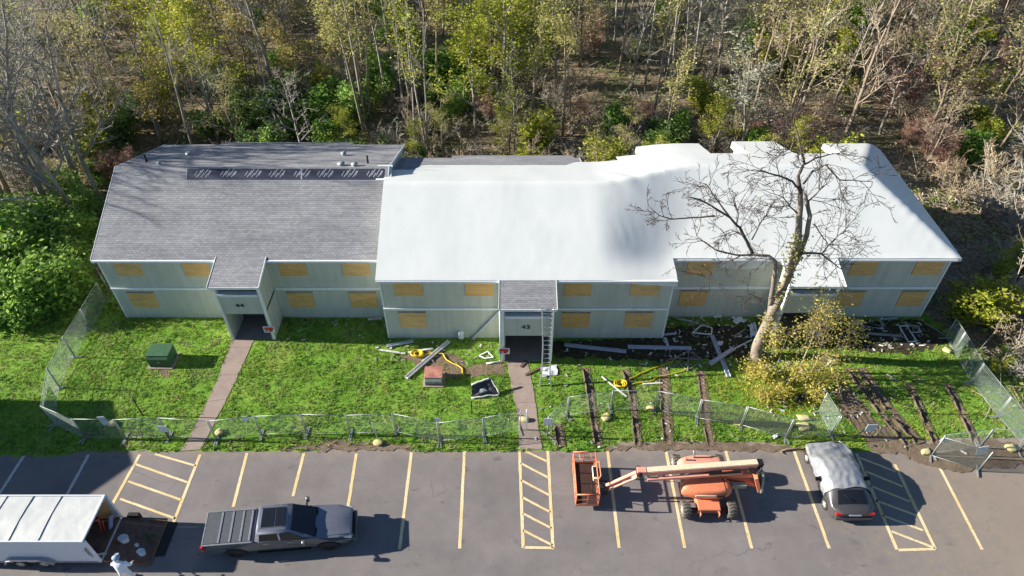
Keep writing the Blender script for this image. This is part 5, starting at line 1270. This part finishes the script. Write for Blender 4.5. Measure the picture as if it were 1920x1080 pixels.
PT['shrub_lush'] = [proto(s, 3.2, .05, 'bark_brown', 'twig_brown', ['leaf_bright', 'leaf_bright', 'leaf_green'], 13, .17, .40, **shr) for s in (46, 47, 48)]
PT['shrub_yellow'] = [proto(s, 3.2, .05, 'bark_brown', 'twig_brown', 'leaf_yellow_green', 9, .16, .30, **shr) for s in (49, 50)]
PT['brush'] = [proto(s, 3.6, .05, 'bark_grey', 'twig_pale' if s == 51 else 'twig_tan', **{**shr, 'stems': 9, 'depth': 3, 'kids': (6, 4, 3), 'wob': .2, 'rmin': .014}) for s in (51, 52, 53)]
LOOK = dict(pole_grey='slim grey trunk', pole_pale='slim pale trunk', pole_tan='slim tan trunk', bare_grey='bare grey tree', bare_brown='bare brown tree', bare_pale='pale-limbed bare tree',
            budding_yellow='yellow-green budding tree', budding_olive='olive budding tree', budding_ochre='ochre budding tree', silvery='silvery grey tree', pink='pinkish budding tree',
            shrub_green='mid-green shrub', shrub_dark='dark green shrub', shrub_lush='lush green bush', shrub_yellow='yellow-green shrub', brush='tangled leafless brush')
def uproj(x, y, z):
    d = CH - z; zc = y * CPS + d * SP; yc = -y * SP + d * CPS
    return 960 + CF * x / zc, 540 + CF * yc / zc
PLANTS = []
def plant(kind, x, y, s, z=None, rz=None, extra=None, tilt=0):
    PLANTS.append([kind, x, y, s, gz(x, y) if z is None else z, U(0, 6.28) if rz is None else rz, extra, tilt])
random.seed(21)
def zone(u):
    for lim, nm in ((150, 'beyond left bushes'), (420, "behind grey roof's left"), (740, "behind grey roof's right"), (960, "behind white roof's left"),
                    (1200, "behind white roof's middle"), (1440, 'behind big bare tree'), (1700, "behind white roof's end")):
        if u < lim: return nm
    return "beyond building's right end"
def choose(u, v, y):
    r = R(); near = y < 57
    if u < 230: return 'bare_pale' if r < .34 else 'bare_grey' if r < .58 else 'silvery' if r < .72 else 'budding_yellow' if r < .86 else 'budding_olive'
    if u < 440: return 'budding_yellow' if r < .36 and y > 58 else 'bare_grey' if r < .52 else 'budding_ochre' if r < .66 else 'budding_olive' if r < .82 else 'pole_grey'
    if u < 660: return 'budding_olive' if r < .28 else 'budding_ochre' if r < .42 else 'bare_grey' if r < .62 else 'silvery' if r < .72 else 'pole_grey'
    if u < 800: return 'pole_grey' if r < .28 else 'bare_grey' if r < .45 else 'pole_tan' if r < .74 else 'budding_olive' if r < .88 else 'budding_yellow'
    if u < 1060: return 'budding_yellow' if r < .34 else 'pole_pale' if r < .62 else 'pole_tan' if r < .84 else 'pole_grey'
    if u < 1290: return 'pole_pale' if r < .3 else 'pole_tan' if r < .62 else 'pole_grey' if r < .86 else 'budding_olive' if r < .96 else 'budding_yellow'
    if u < 1440: return 'silvery' if r < .34 else 'bare_grey' if r < .64 else 'pole_grey' if r < .86 else 'bare_brown'
    if u < 1650: return 'bare_grey' if r < .2 else 'bare_brown' if r < .42 else 'pole_tan' if r < .62 else 'budding_olive' if r < .84 else 'budding_yellow' if r < .9 else 'pole_grey'
    return 'bare_brown' if r < .3 else 'bare_pale' if r < .42 else 'budding_olive' if r < .62 else 'pink' if r < .7 else 'pole_tan' if r < .9 else 'bare_grey'
pts = []
tries = 0
while len(pts) < 246 and tries < 30000:
    tries += 1; y = 53.0 + 44.5 * R() ** 1.05; x = U(-72, 72); u, v = uproj(x, y, 5)
    if not (-90 < u < 2010): continue
    md = 1.9 if 660 < u < 1300 else 2.5
    if y < 57: md = 3.0
    if any((x - a) ** 2 + (y - b) ** 2 < md * md for a, b in pts): continue
    if abs(x - 2) < 10 and y < 53.5: continue
    pts.append((x, y))
for x, y in pts:
    u, v = uproj(x, y, 7); plant(choose(u, v, y), x, y, U(.72, 1.12) * (1.0 if y > 56 else .82))
for x, y, s in [(-43, 39.8, 1.35), (-46, 41.4, 1.5), (-50, 40.6, 1.6), (-43, 43.4, 1.4), (-49, 44.6, 1.6), (-41, 45.6, 1.35), (-54, 43.4, 1.65), (-46, 47.0, 1.5), (-40, 41.8, 1.25)]: plant(random.choice(('bare_grey', 'bare_brown')), x, y, s)
k = 0
while k < 150:
    y = 49 + 42 * R() ** 1.25; x = U(-62, 66); u, v = uproj(x, y, 1)
    if not (-40 < u < 1960): continue
    r_ = R(); k += 1
    plant('brush' if r_ < .60 else 'shrub_green' if r_ < (.84 if u < 900 else .68) else 'shrub_yellow' if r_ < .93 else 'pink', x, y, U(.6, 1.25) * (.55 if r_ >= .93 else 1))
for _ in range(9):
    u = U(640, 800); y = U(52, 66); x = (u - 960) * (y * CPS + 27 * SP) / CF
    plant(random.choice(('pole_tan', 'pole_grey', 'budding_yellow', 'pole_pale')), x, y, U(.75, 1.0))
for _ in range(58):
    y = 47.5 + 7.5 * R(); x = U(-24, 29); r_ = R()
    kd = 'brush' if r_ < .42 else 'shrub_dark' if r_ < .56 else 'shrub_green' if r_ < .66 else 'pink' if r_ < .70 else 'budding_olive' if r_ < .80 else 'bare_brown' if r_ < .9 else 'budding_yellow'
    plant(kd, x, y, U(.5, .95) if kd.startswith(('br', 'sh')) else U(.3, .46))
# named individuals along the edge of the wood
for kind, u, v, s in [('bare_pale', 135, 318, .95), ('bare_pale', 118, 300, .8), ('bare_pale', 72, 240, .9), ('bare_grey', 210, 262, .7), ('bare_grey', 30, 345, .85), ('bare_grey', 300, 268, .8), ('bare_brown', 340, 268, .75),
                      ('bare_pale', 1180, 170, .8), ('bare_brown', 1500, 205, .95), ('bare_brown', 1560, 205, .9), ('bare_pale', 1650, 252, .6), ('bare_brown', 1720, 330, .6), ('bare_brown', 1890, 330, .85), ('bare_pale', 1885, 402, .7), ('bare_brown', 1905, 540, .55),
                      ('bare_pale', 160, 425, 1.1), ('bare_grey', 120, 400, 1.2), ('bare_grey', 185, 372, 1.05), ('bare_pale', 80, 392, 1.3), ('bare_grey', 60, 345, 1.35), ('bare_brown', 25, 380, 1.3), ('bare_grey', 150, 350, 1.15),
                      ('pink', 1470, 268, .62), ('pink', 1510, 262, .6), ('pink', 1420, 272, .5), ('pink', 1735, 300, .62), ('pink', 1780, 190, .8), ('pink', 1700, 268, .5)]:
    p = at(u, v); plant(kind, p.x, max(p.y, 47.6) if 230 < u < 1660 else p.y, s)
for kind, u, v, s in [('shrub_dark', 560, 235, 1.1), ('shrub_green', 620, 225, 1.3), ('shrub_green', 660, 240, 1.1), ('shrub_dark', 520, 215, 1.1), ('shrub_green', 610, 240, .9), ('shrub_green', 700, 190, 1.1), ('shrub_green', 720, 160, 1.3), ('shrub_green', 540, 255, .7), ('shrub_yellow', 575, 250, .6),
                      ('shrub_dark', 240, 262, 1.0), ('shrub_dark', 400, 258, .8), ('shrub_green', 300, 170, 1.0), ('shrub_dark', 460, 240, .9),
                      ('shrub_green', 830, 165, 1.3), ('shrub_yellow', 870, 130, 1.5), ('shrub_green', 880, 190, 1.1), ('shrub_yellow', 905, 100, 1.6), ('shrub_green', 860, 205, .9), ('shrub_yellow', 985, 262, .6), ('shrub_green', 1150, 258, .9), ('shrub_yellow', 1165, 245, .7), ('shrub_green', 1270, 250, .7), ('shrub_dark', 1240, 262, .8),
                      ('shrub_green', 1390, 100, 1.2), ('shrub_green', 1525, 140, 1.0), ('shrub_dark', 1740, 120, 1.1), ('shrub_yellow', 1580, 40, 1.5), ('shrub_yellow', 1800, 60, 1.5), ('shrub_green', 1810, 300, .9), ('shrub_yellow', 1830, 230, .9), ('shrub_yellow', 1850, 265, .8),
                      ('brush', 790, 262, .8), ('brush', 850, 258, .7), ('brush', 940, 250, 1.0), ('brush', 960, 215, 1.2), ('brush', 1040, 200, 1.0), ('brush', 1075, 250, 1.0), ('brush', 1110, 240, .9), ('brush', 1000, 170, 1.1), ('brush', 1320, 255, 1.0), ('brush', 1210, 255, .9), ('brush', 1370, 240, 1.0), ('brush', 1560, 235, .9), ('brush', 1610, 190, 1.0),
                      ('brush', 1690, 210, 1.0), ('brush', 1720, 250, 1.0), ('brush', 1760, 260, 1.1), ('brush', 1800, 215, 1.2), ('brush', 1860, 350, 1.3), ('brush', 1790, 380, 1.1), ('brush', 1840, 400, 1.2), ('brush', 1900, 440, 1.2), ('brush', 1880, 500, 1.0), ('brush', 1870, 625, 1.1), ('brush', 1905, 600, 1.2), ('brush', 1900, 655, 1.0), ('brush', 1885, 570, .9), ('brush', 1890, 700, .7),
                      ('brush', 250, 240, 1.0), ('brush', 90, 280, 1.2), ('brush', 190, 220, 1.1), ('brush', 20, 330, 1.2), ('brush', 180, 330, 1.0),('brush', 60, 360, 1.1),
                      ('shrub_yellow', 1822, 608, 1.05), ('shrub_yellow', 1838, 596, .95), ('shrub_yellow', 1905, 515, .9), ('shrub_yellow', 1870, 690, .4)]:
    p = at(u, v); plant(kind, p.x, max(p.y, 47.3) if 230 < u < 1660 else p.y, s)
# the dense bank of bushes left of the building
for u, v, s, kind in [(20, 590, 1.0, 'shrub_lush'), (75, 585, 1.05, 'shrub_lush'), (120, 572, .95, 'shrub_lush'), (150, 560, .8, 'shrub_lush'), (0, 545, 1.15, 'shrub_lush'), (60, 540, 1.2, 'shrub_lush'), (110, 530, 1.15, 'shrub_lush'), (150, 515, .95, 'shrub_lush'),
                      (20, 500, 1.2, 'shrub_lush'), (80, 490, 1.2, 'shrub_lush'), (130, 475, 1.05, 'shrub_lush'), (30, 455, .9, 'shrub_green'), (95, 440, .8, 'shrub_lush'), (150, 430, .8, 'shrub_green'), (170, 395, .7, 'shrub_green'), (10, 415, .8, 'shrub_green'), (60, 400, .7, 'shrub_dark'), (130, 375, .7, 'shrub_green'), (190, 345, .7, 'shrub_green'), (160, 310, .7, 'shrub_dark'), (210, 300, .7, 'shrub_dark'), (-20, 470, 1.2, 'shrub_lush'), (-30, 580, 1.1, 'shrub_lush'), (45, 565, 1.0, 'shrub_lush'), (95, 555, 1.0, 'shrub_lush'), (5, 520, 1.1, 'shrub_lush'), (50, 475, 1.2, 'shrub_lush'), (110, 460, 1.1, 'shrub_lush'), (165, 455, .8, 'shrub_lush'), (140, 540, .9, 'shrub_lush')]:
    p = at(u, v); plant(kind, p.x, p.y, s * .92, extra='left bank')
# place them all: each plant is its trunk or stems with a crown
first = {}
names = dict(shrub_green='shrub', shrub_dark='shrub', shrub_lush='bush', shrub_yellow='shrub', brush='brush_clump')
rows = {}
for pl in PLANTS:
    kind, x, y, s, z, rz, extra, tilt = pl; u, v = uproj(x, y, z)
    if extra: wh = 'in bank left of grey-roofed block'
    else:
        dp = "at wood's edge" if y < 55 else 'midway into wood' if y < 72 else 'deep in wood'
        if y < 46: dp = 'beside the building'
        wh = dp + ' ' + zone(u)
        if y < 46: wh = 'left of the building' if x < 0 else 'right of the building'
    rows.setdefault((LOOK[kind], wh), []).append(pl)
ORD = ['first', 'second', 'third', 'fourth', 'fifth', 'sixth', 'seventh', 'eighth', 'ninth', 'tenth', 'eleventh', 'twelfth', 'thirteenth', 'fourteenth', 'fifteenth', 'sixteenth', 'seventeenth', 'eighteenth']
for (lk, wh), L in rows.items():
    L.sort(key=lambda q: uproj(q[1], q[2], q[4])[0])
    for i, pl in enumerate(L):
        kind, x, y, s, z, rz, extra, tilt = pl
        vs_ = PT[kind]; tm, cm = vs_[int(R() * len(vs_))]
        nm = names.get(kind, 'bare_tree' if kind.startswith(('bare', 'pole')) else 'budding_tree')
        o = bpy.data.objects.new(nm, tm); COL.objects.link(o); o.location = (x, y, z); o.rotation_euler = (U(-.04, .04), U(-.04, .04), rz); o.scale = (s * U(.95, 1.2), s * U(.9, 1.1), s * U(.9, 1.1)) if not kind.startswith(('shrub', 'brush')) else (s * U(.85, 1.45), s * U(.8, 1.3), s * U(.75, 1.1))
        lab = lk + ' ' + wh if len(L) == 1 else (ORD[i] if i < len(ORD) else 'rightmost') + ' ' + lk + ' from left, ' + wh
        tag(o, lab, 'bush' if kind.startswith('shrub') else 'brush' if kind == 'brush' else 'tree', 'shrubs and brush by the wood' if kind.startswith(('shrub', 'brush')) else 'trees of the wood behind')
        c = bpy.data.objects.new('crown', cm); COL.objects.link(c); c.parent = o

# the big bare tree in front of the right block, limb by limb
YT = 29.6
bt = thing('bare_tree', at(1416, 674), 'big bare forked tree standing before the white-wrapped right block', 'tree')
mb = MB(); cr = MB(); rng = random.Random(5); tips = []
def L3(pts, dy=0):
    n = len(pts); return [atY(u, v, YT + dy * (i / max(1, n - 1)) + .15 * math.sin(i * 1.7)) for i, (u, v) in enumerate(pts)]
limbs = [([(1413, 676), (1424, 640), (1440, 603), (1452, 575)], .44, .34, 0), ([(1440, 605), (1446, 560), (1452, 520), (1455, 492), (1442, 480), (1412, 478)], .19, .09, -.3), ([(1412, 478), (1400, 452), (1388, 428), (1368, 408), (1340, 390), (1312, 374), (1292, 370)], .12, .035, -.8),
         ([(1452, 577), (1468, 540), (1484, 500), (1495, 460), (1498, 420), (1501, 385), (1500, 355)], .34, .15, .2), ([(1484, 505), (1500, 478), (1512, 440), (1518, 405), (1514, 380), (1506, 360)], .20, .10, .5), ([(1501, 362), (1497, 330), (1508, 305), (1500, 270), (1493, 245), (1488, 222)], .12, .03, .4),
         ([(1368, 408), (1352, 385), (1335, 362), (1325, 345)], .07, .025, .5), ([(1340, 405), (1300, 408), (1262, 411), (1235, 404), (1216, 386)], .06, .018, -.5), ([(1412, 478), (1380, 478), (1345, 470), (1322, 455), (1306, 443)], .07, .02, -.9), ([(1388, 480), (1362, 492), (1340, 506), (1322, 519)], .05, .015, -1.0),
         ([(1500, 358), (1486, 340), (1462, 330), (1432, 322), (1415, 318)], .09, .025, -.6), ([(1506, 345), (1524, 322), (1548, 308), (1575, 338), (1600, 338), (1636, 340)], .075, .02, -.5), ([(1508, 310), (1530, 296), (1560, 288), (1585, 285)], .06, .018, .6), ([(1512, 385), (1524, 368), (1542, 352), (1552, 342)], .06, .02, .5),
         ([(1486, 480), (1510, 474), (1540, 476), (1560, 492), (1578, 505)], .10, .03, -.7), ([(1540, 476), (1558, 455), (1575, 440), (1590, 432)], .05, .018, -.4), ([(1526, 420), (1540, 440), (1552, 458), (1570, 470)], .05, .018, -.5), ([(1440, 590), (1425, 560), (1410, 552), (1395, 556)], .05, .015, -.6),
         ([(1495, 400), (1480, 385), (1470, 372), (1460, 365)], .06, .02, -.3), ([(1410, 450), (1425, 420), (1440, 398), (1446, 380)], .055, .018, .3), ([(1497, 250), (1515, 238), (1530, 228)], .035, .015, .2), ([(1495, 262), (1478, 245), (1460, 238), (1445, 232)], .035, .015, -.2), ([(1500, 290), (1480, 280), (1462, 282)], .04, .015, 0), ([(1388, 440), (1370, 430), (1352, 440)], .035, .012, -.3), ([(1380, 425), (1385, 400), (1376, 380), (1380, 362)], .045, .014, .4)]
o = dict(TREEDEF); o.update(depth=3, limb_depth=-1, kids=(0, 4, 3), wob=.16, up=.03, rmin=.011, seg=(.5, .4, .3, .25), ratio=.55, spread=(.8, .75, .8))
for pts_, r0, r1, dy in limbs:
    P = L3(pts_, dy); P = resample(P, 3); n = len(P)
    P = [p + Vector((.05 * nz(p.z * 1.3, i * .4), .08 * nz(p.z, i * .5, 4), .03 * nz(i * .7, 3))) for i, p in enumerate(P)]
    mb.tube(P, [.84 * (r0 + (r1 - r0) * i / (n - 1)) for i in range(n)], 9 if r0 > .18 else 6, 0 if r0 > .18 else 1)
    if r0 < .25 and r1 < .12:
        for k in range(int(3 + n * .42)):
            i = rng.randrange(n // 4, n); a = P[i]; d = (P[min(i + 1, n - 1)] - P[max(0, i - 1)]).normalized(); s = (Matrix.Rotation(rng.uniform(0, 6.28), 3, d) @ d.orthogonal().normalized())
            grow([cr, cr], rng, a, (d * .6 + s * .8).normalized(), rng.uniform(.9, 2.2), .019, 1, o, tips, 0)
mb.tube([at(1416, 676, -.1), at(1416, 672, .12), at(1419, 660, .45)], [.56, .46, .37], 10)
part('trunk', mb, ['bark_big', 'bark_dark'], bt)
leaves(cr, rng, [t_ for t_ in tips if rng.random() < .3], 1, .035, .10, 1); part('crown', cr, ['twig_dark', 'leaf_ochre'], bt)
mb = MB(); p0 = atY(1478, 500, YT - .42)       # ivy and moss on the trunk
for _ in range(700):
    t_ = rng.random(); q = L3([(1440, 603), (1468, 540), (1490, 480), (1494, 440)])
    i = min(2, int(t_ * 3)); c = q[i].lerp(q[i + 1], t_ * 3 - i) + Vector((rng.gauss(0, .3), rng.gauss(-.1, .25), rng.gauss(0, .2)))
    leaves(mb, rng, [(c, None)], 1, .10, .02, 0)
tag(part('moss', mb, 'leaf_olive', bt), kind='stuff')
# golden shrub around its foot: several stems carrying small yellow and orange leaves
gs = thing('golden_shrub', at(1510, 720), 'loose golden-leafed shrub growing right of the big tree trunk', 'bush')
sm_, lf = MB(), MB(); tips = []
o = dict(TREEDEF); o.update(depth=3, limb_depth=1, kids=(6, 4, 3), wob=.14, up=.03, rmin=.012, seg=(.6, .4, .3, .25), ratio=.46, bare=.38, spread=(.6, .7, .8))
for u, v, h, dx, dy in [(1468, 704, 5.0, .02, -.1), (1492, 700, 5.4, .08, .0), (1522, 696, 4.8, .16, .05), (1450, 704, 4.2, .0, -.1), (1548, 698, 3.6, .2, .1), (1510, 712, 3.0, .1, -.1), (1480, 722, 2.0, -.1, -.2), (1435, 716, 1.4, -.2, -.1), (1530, 724, 1.8, .1, -.2),
                        (1412, 704, .9, -.2, 0), (1460, 742, .7, 0, -.2), (1520, 748, .8, .2, 0), (1430, 748, .6, 0, 0)]:
    grow([sm_, sm_], rng, at(u, v), Vector((dx, dy, 1)).normalized(), h, .055, 0, o, tips, 0)
tips = [t_ for t_ in tips if rng.random() < .85]; leaves(lf, rng, tips, 4, .08, .34, 0); part('stems', sm_, 'twig_brown', gs); part('foliage', lf, 'leaf_gold', gs)

# ------------------------------------------------------------------ grass, leaf litter and undergrowth
rng = random.Random(3)
gb_, gy, gd, gk = MB(), MB(), MB(), MB()
def bare(x, y):
    return any(in_poly(x, y, P) for P in PATCH)
CXY = [(XA0, XA1, YA), (XB0, XB1, YB), (XC0, XC1, YC)]
def tuft(mb, x, y, h, n):
    for _ in range(n):
        a = rng.uniform(0, 6.283); l = h * rng.uniform(.6, 1.2); w = rng.uniform(.018, .035); ox, oy = rng.gauss(0, .05), rng.gauss(0, .05)
        bx, by = math.cos(a) * w, math.sin(a) * w; tx, ty = rng.gauss(0, .5) * l, rng.gauss(0, .5) * l
        mb.add([(x + ox - bx, y + oy - by, -.01), (x + ox + bx, y + oy + by, -.01), (x + ox + tx, y + oy + ty, l)], [(0, 1, 2)])
for _ in range(60000):
    x, y = rng.uniform(-36, 33), rng.uniform(22.3, 37.5)
    if y > yb(x) or y < edgeY(x) + .02: continue
    if x > -26.3 and y > 33.1: continue
    if -18.5 < x < -15.6 and y > 31.1 or XB0 < x < XB1 and y > 31.2 or -.6 < x < 2.5 and y > 29.2 or 17 < x < 20.3 and y > 31: continue
    if in_path(x, y, -.03): continue
    u, v = uproj(x, y, 0)
    if not (-30 < u < 1950): continue
    d = nz(x * .9, y * .9, 4) + .6 * nz(x * 2.6, y * 2.6, 8)
    if bare(x, y) and rng.random() > (.22 if d > 0 else .08): continue
    if in_rut(x, y): continue
    if d < -.3 and rng.random() < .65: continue
    h = .085 + .04 * d + (.06 if y > 32.3 or y < edgeY(x) + .3 else 0)
    gold = math.exp(-(((x - 16.6) / 3.6) ** 2 + ((y - 27.2) / 2.2) ** 2)) * 1.3 + .12 * sstep(.1, .5, nz(x * .35, y * .35, 12)) + (.25 if x > 16 else 0) * R()
    if x > 26 and y > 30: h *= 1.3
    dry = .12 + .6 * sstep(.1, .5, nz(x * .8 + 40, y * .8, 3)) + .35 * sstep(.2, .6, nz(x * 2.2, y * 2.2, 30)); drk = .8 * sstep(.05, .5, nz(x * .6, y * .6 + 20, 9))
    w_ = rng.random()
    tuft(gy if rng.random() < gold else gd if w_ < dry else gk if w_ < dry + drk else gb_, x, y, h * (1.25 if dry < w_ < dry + drk else 1), rng.choice((4, 5, 6)))
gb_.add(gy.v, gy.f, 1); gb_.add(gd.v, gd.f, 2); gb_.add(gk.v, gk.f, 3)
stuff('grass', gb_, ['grass_blade', 'grass_yellow', 'grass_dry', 'grass_dark'], 'tufted bright green grass of the front lawn', 'grass')
mb = MB()
for _ in range(26000):
    x, y = rng.uniform(-70, 70), 46.5 + 50 * rng.random() ** 1.4
    if rng.random() < .14: x, y = (rng.uniform(28.6, 42), rng.uniform(24, 48)) if rng.random() < .6 else (rng.uniform(-45, -26.8), rng.uniform(36, 48))
    u, v = uproj(x, y, 0)
    if not (-30 < u < 1950): continue
    z = gz(x, y); a = rng.uniform(0, 6.28); k = rng.random()
    if k < .30:                                            # fallen sticks and saplings
        l = rng.uniform(.5, 2.6); d = Vector((math.cos(a), math.sin(a), rng.uniform(-.02, .9 if rng.random() < .5 else .15))); p = Vector((x, y, z + .03))
        mb.tube([p, p + d * l * .5 + Vector((0, 0, .04)), p + d * l], [.022, .02, .010], 3, mi=rng.choice((0, 0, 1, 2)), cap=False)
    elif k < .86:
        leaves(mb, rng, [(Vector((x, y, z + .08)), None)], 2, .16, .12, 3)
    elif nz(x * .12, y * .12, 20) > -.05 :
        leaves(mb, rng, [(Vector((x, y, z + .2)), None)], 6, .16, .22, 4 if rng.random() < .7 else 5)
stuff('undergrowth', mb, ['twig_grey', 'twig_tan', 'twig_pale', 'litter', 'leaf_green', 'leaf_olive'], 'fallen sticks and leaf litter on the floor of the wood', 'undergrowth')

# ------------------------------------------------------------------ camera, light
cam = bpy.data.cameras.new('camera'); cam.sensor_fit = 'HORIZONTAL'; cam.sensor_width = 36; cam.lens = 36 * CF / 1920; cam.clip_end = 2000; cam.clip_start = .5
co = bpy.data.objects.new('camera', cam); COL.objects.link(co); co.location = (0, 0, CH); co.rotation_euler = (math.pi / 2 - CP, 0, 0); sc.camera = co
EL, AZ = math.radians(21), math.radians(-2.6)
d = Vector((math.cos(EL) * math.cos(AZ), math.cos(EL) * math.sin(AZ), -math.sin(EL)))
sl = bpy.data.lights.new('sun', 'SUN'); sl.energy = 5.0; sl.angle = math.radians(.5); sl.color = (1, .93, .82)
so = bpy.data.objects.new('sun', sl); COL.objects.link(so); so.rotation_euler = d.to_track_quat('-Z', 'Y').to_euler(); so.location = (-60, 20, 60)
w = bpy.data.worlds.new('World'); sc.world = w; w.use_nodes = True
nt = w.node_tree; bg = nt.nodes['Background']; sky = nt.nodes.new('ShaderNodeTexSky'); sky.sky_type = 'NISHITA'; sky.sun_disc = False
sky.sun_elevation = EL; sky.sun_rotation = math.atan2(-d.x, -d.y); sky.air_density = 1; sky.dust_density = .1; sky.ozone_density = 4
nt.links.new(sky.outputs[0], bg.inputs['Color']); bg.inputs['Strength'].default_value = .052
sc.view_settings.view_transform = 'Standard'; sc.view_settings.look = 'None'; sc.view_settings.exposure = 1.33; sc.view_settings.gamma = 1
sc.cycles.max_bounces = 6; sc.cycles.transparent_max_bounces = 4; sc.cycles.use_adaptive_sampling = True; sc.cycles.adaptive_threshold = .02
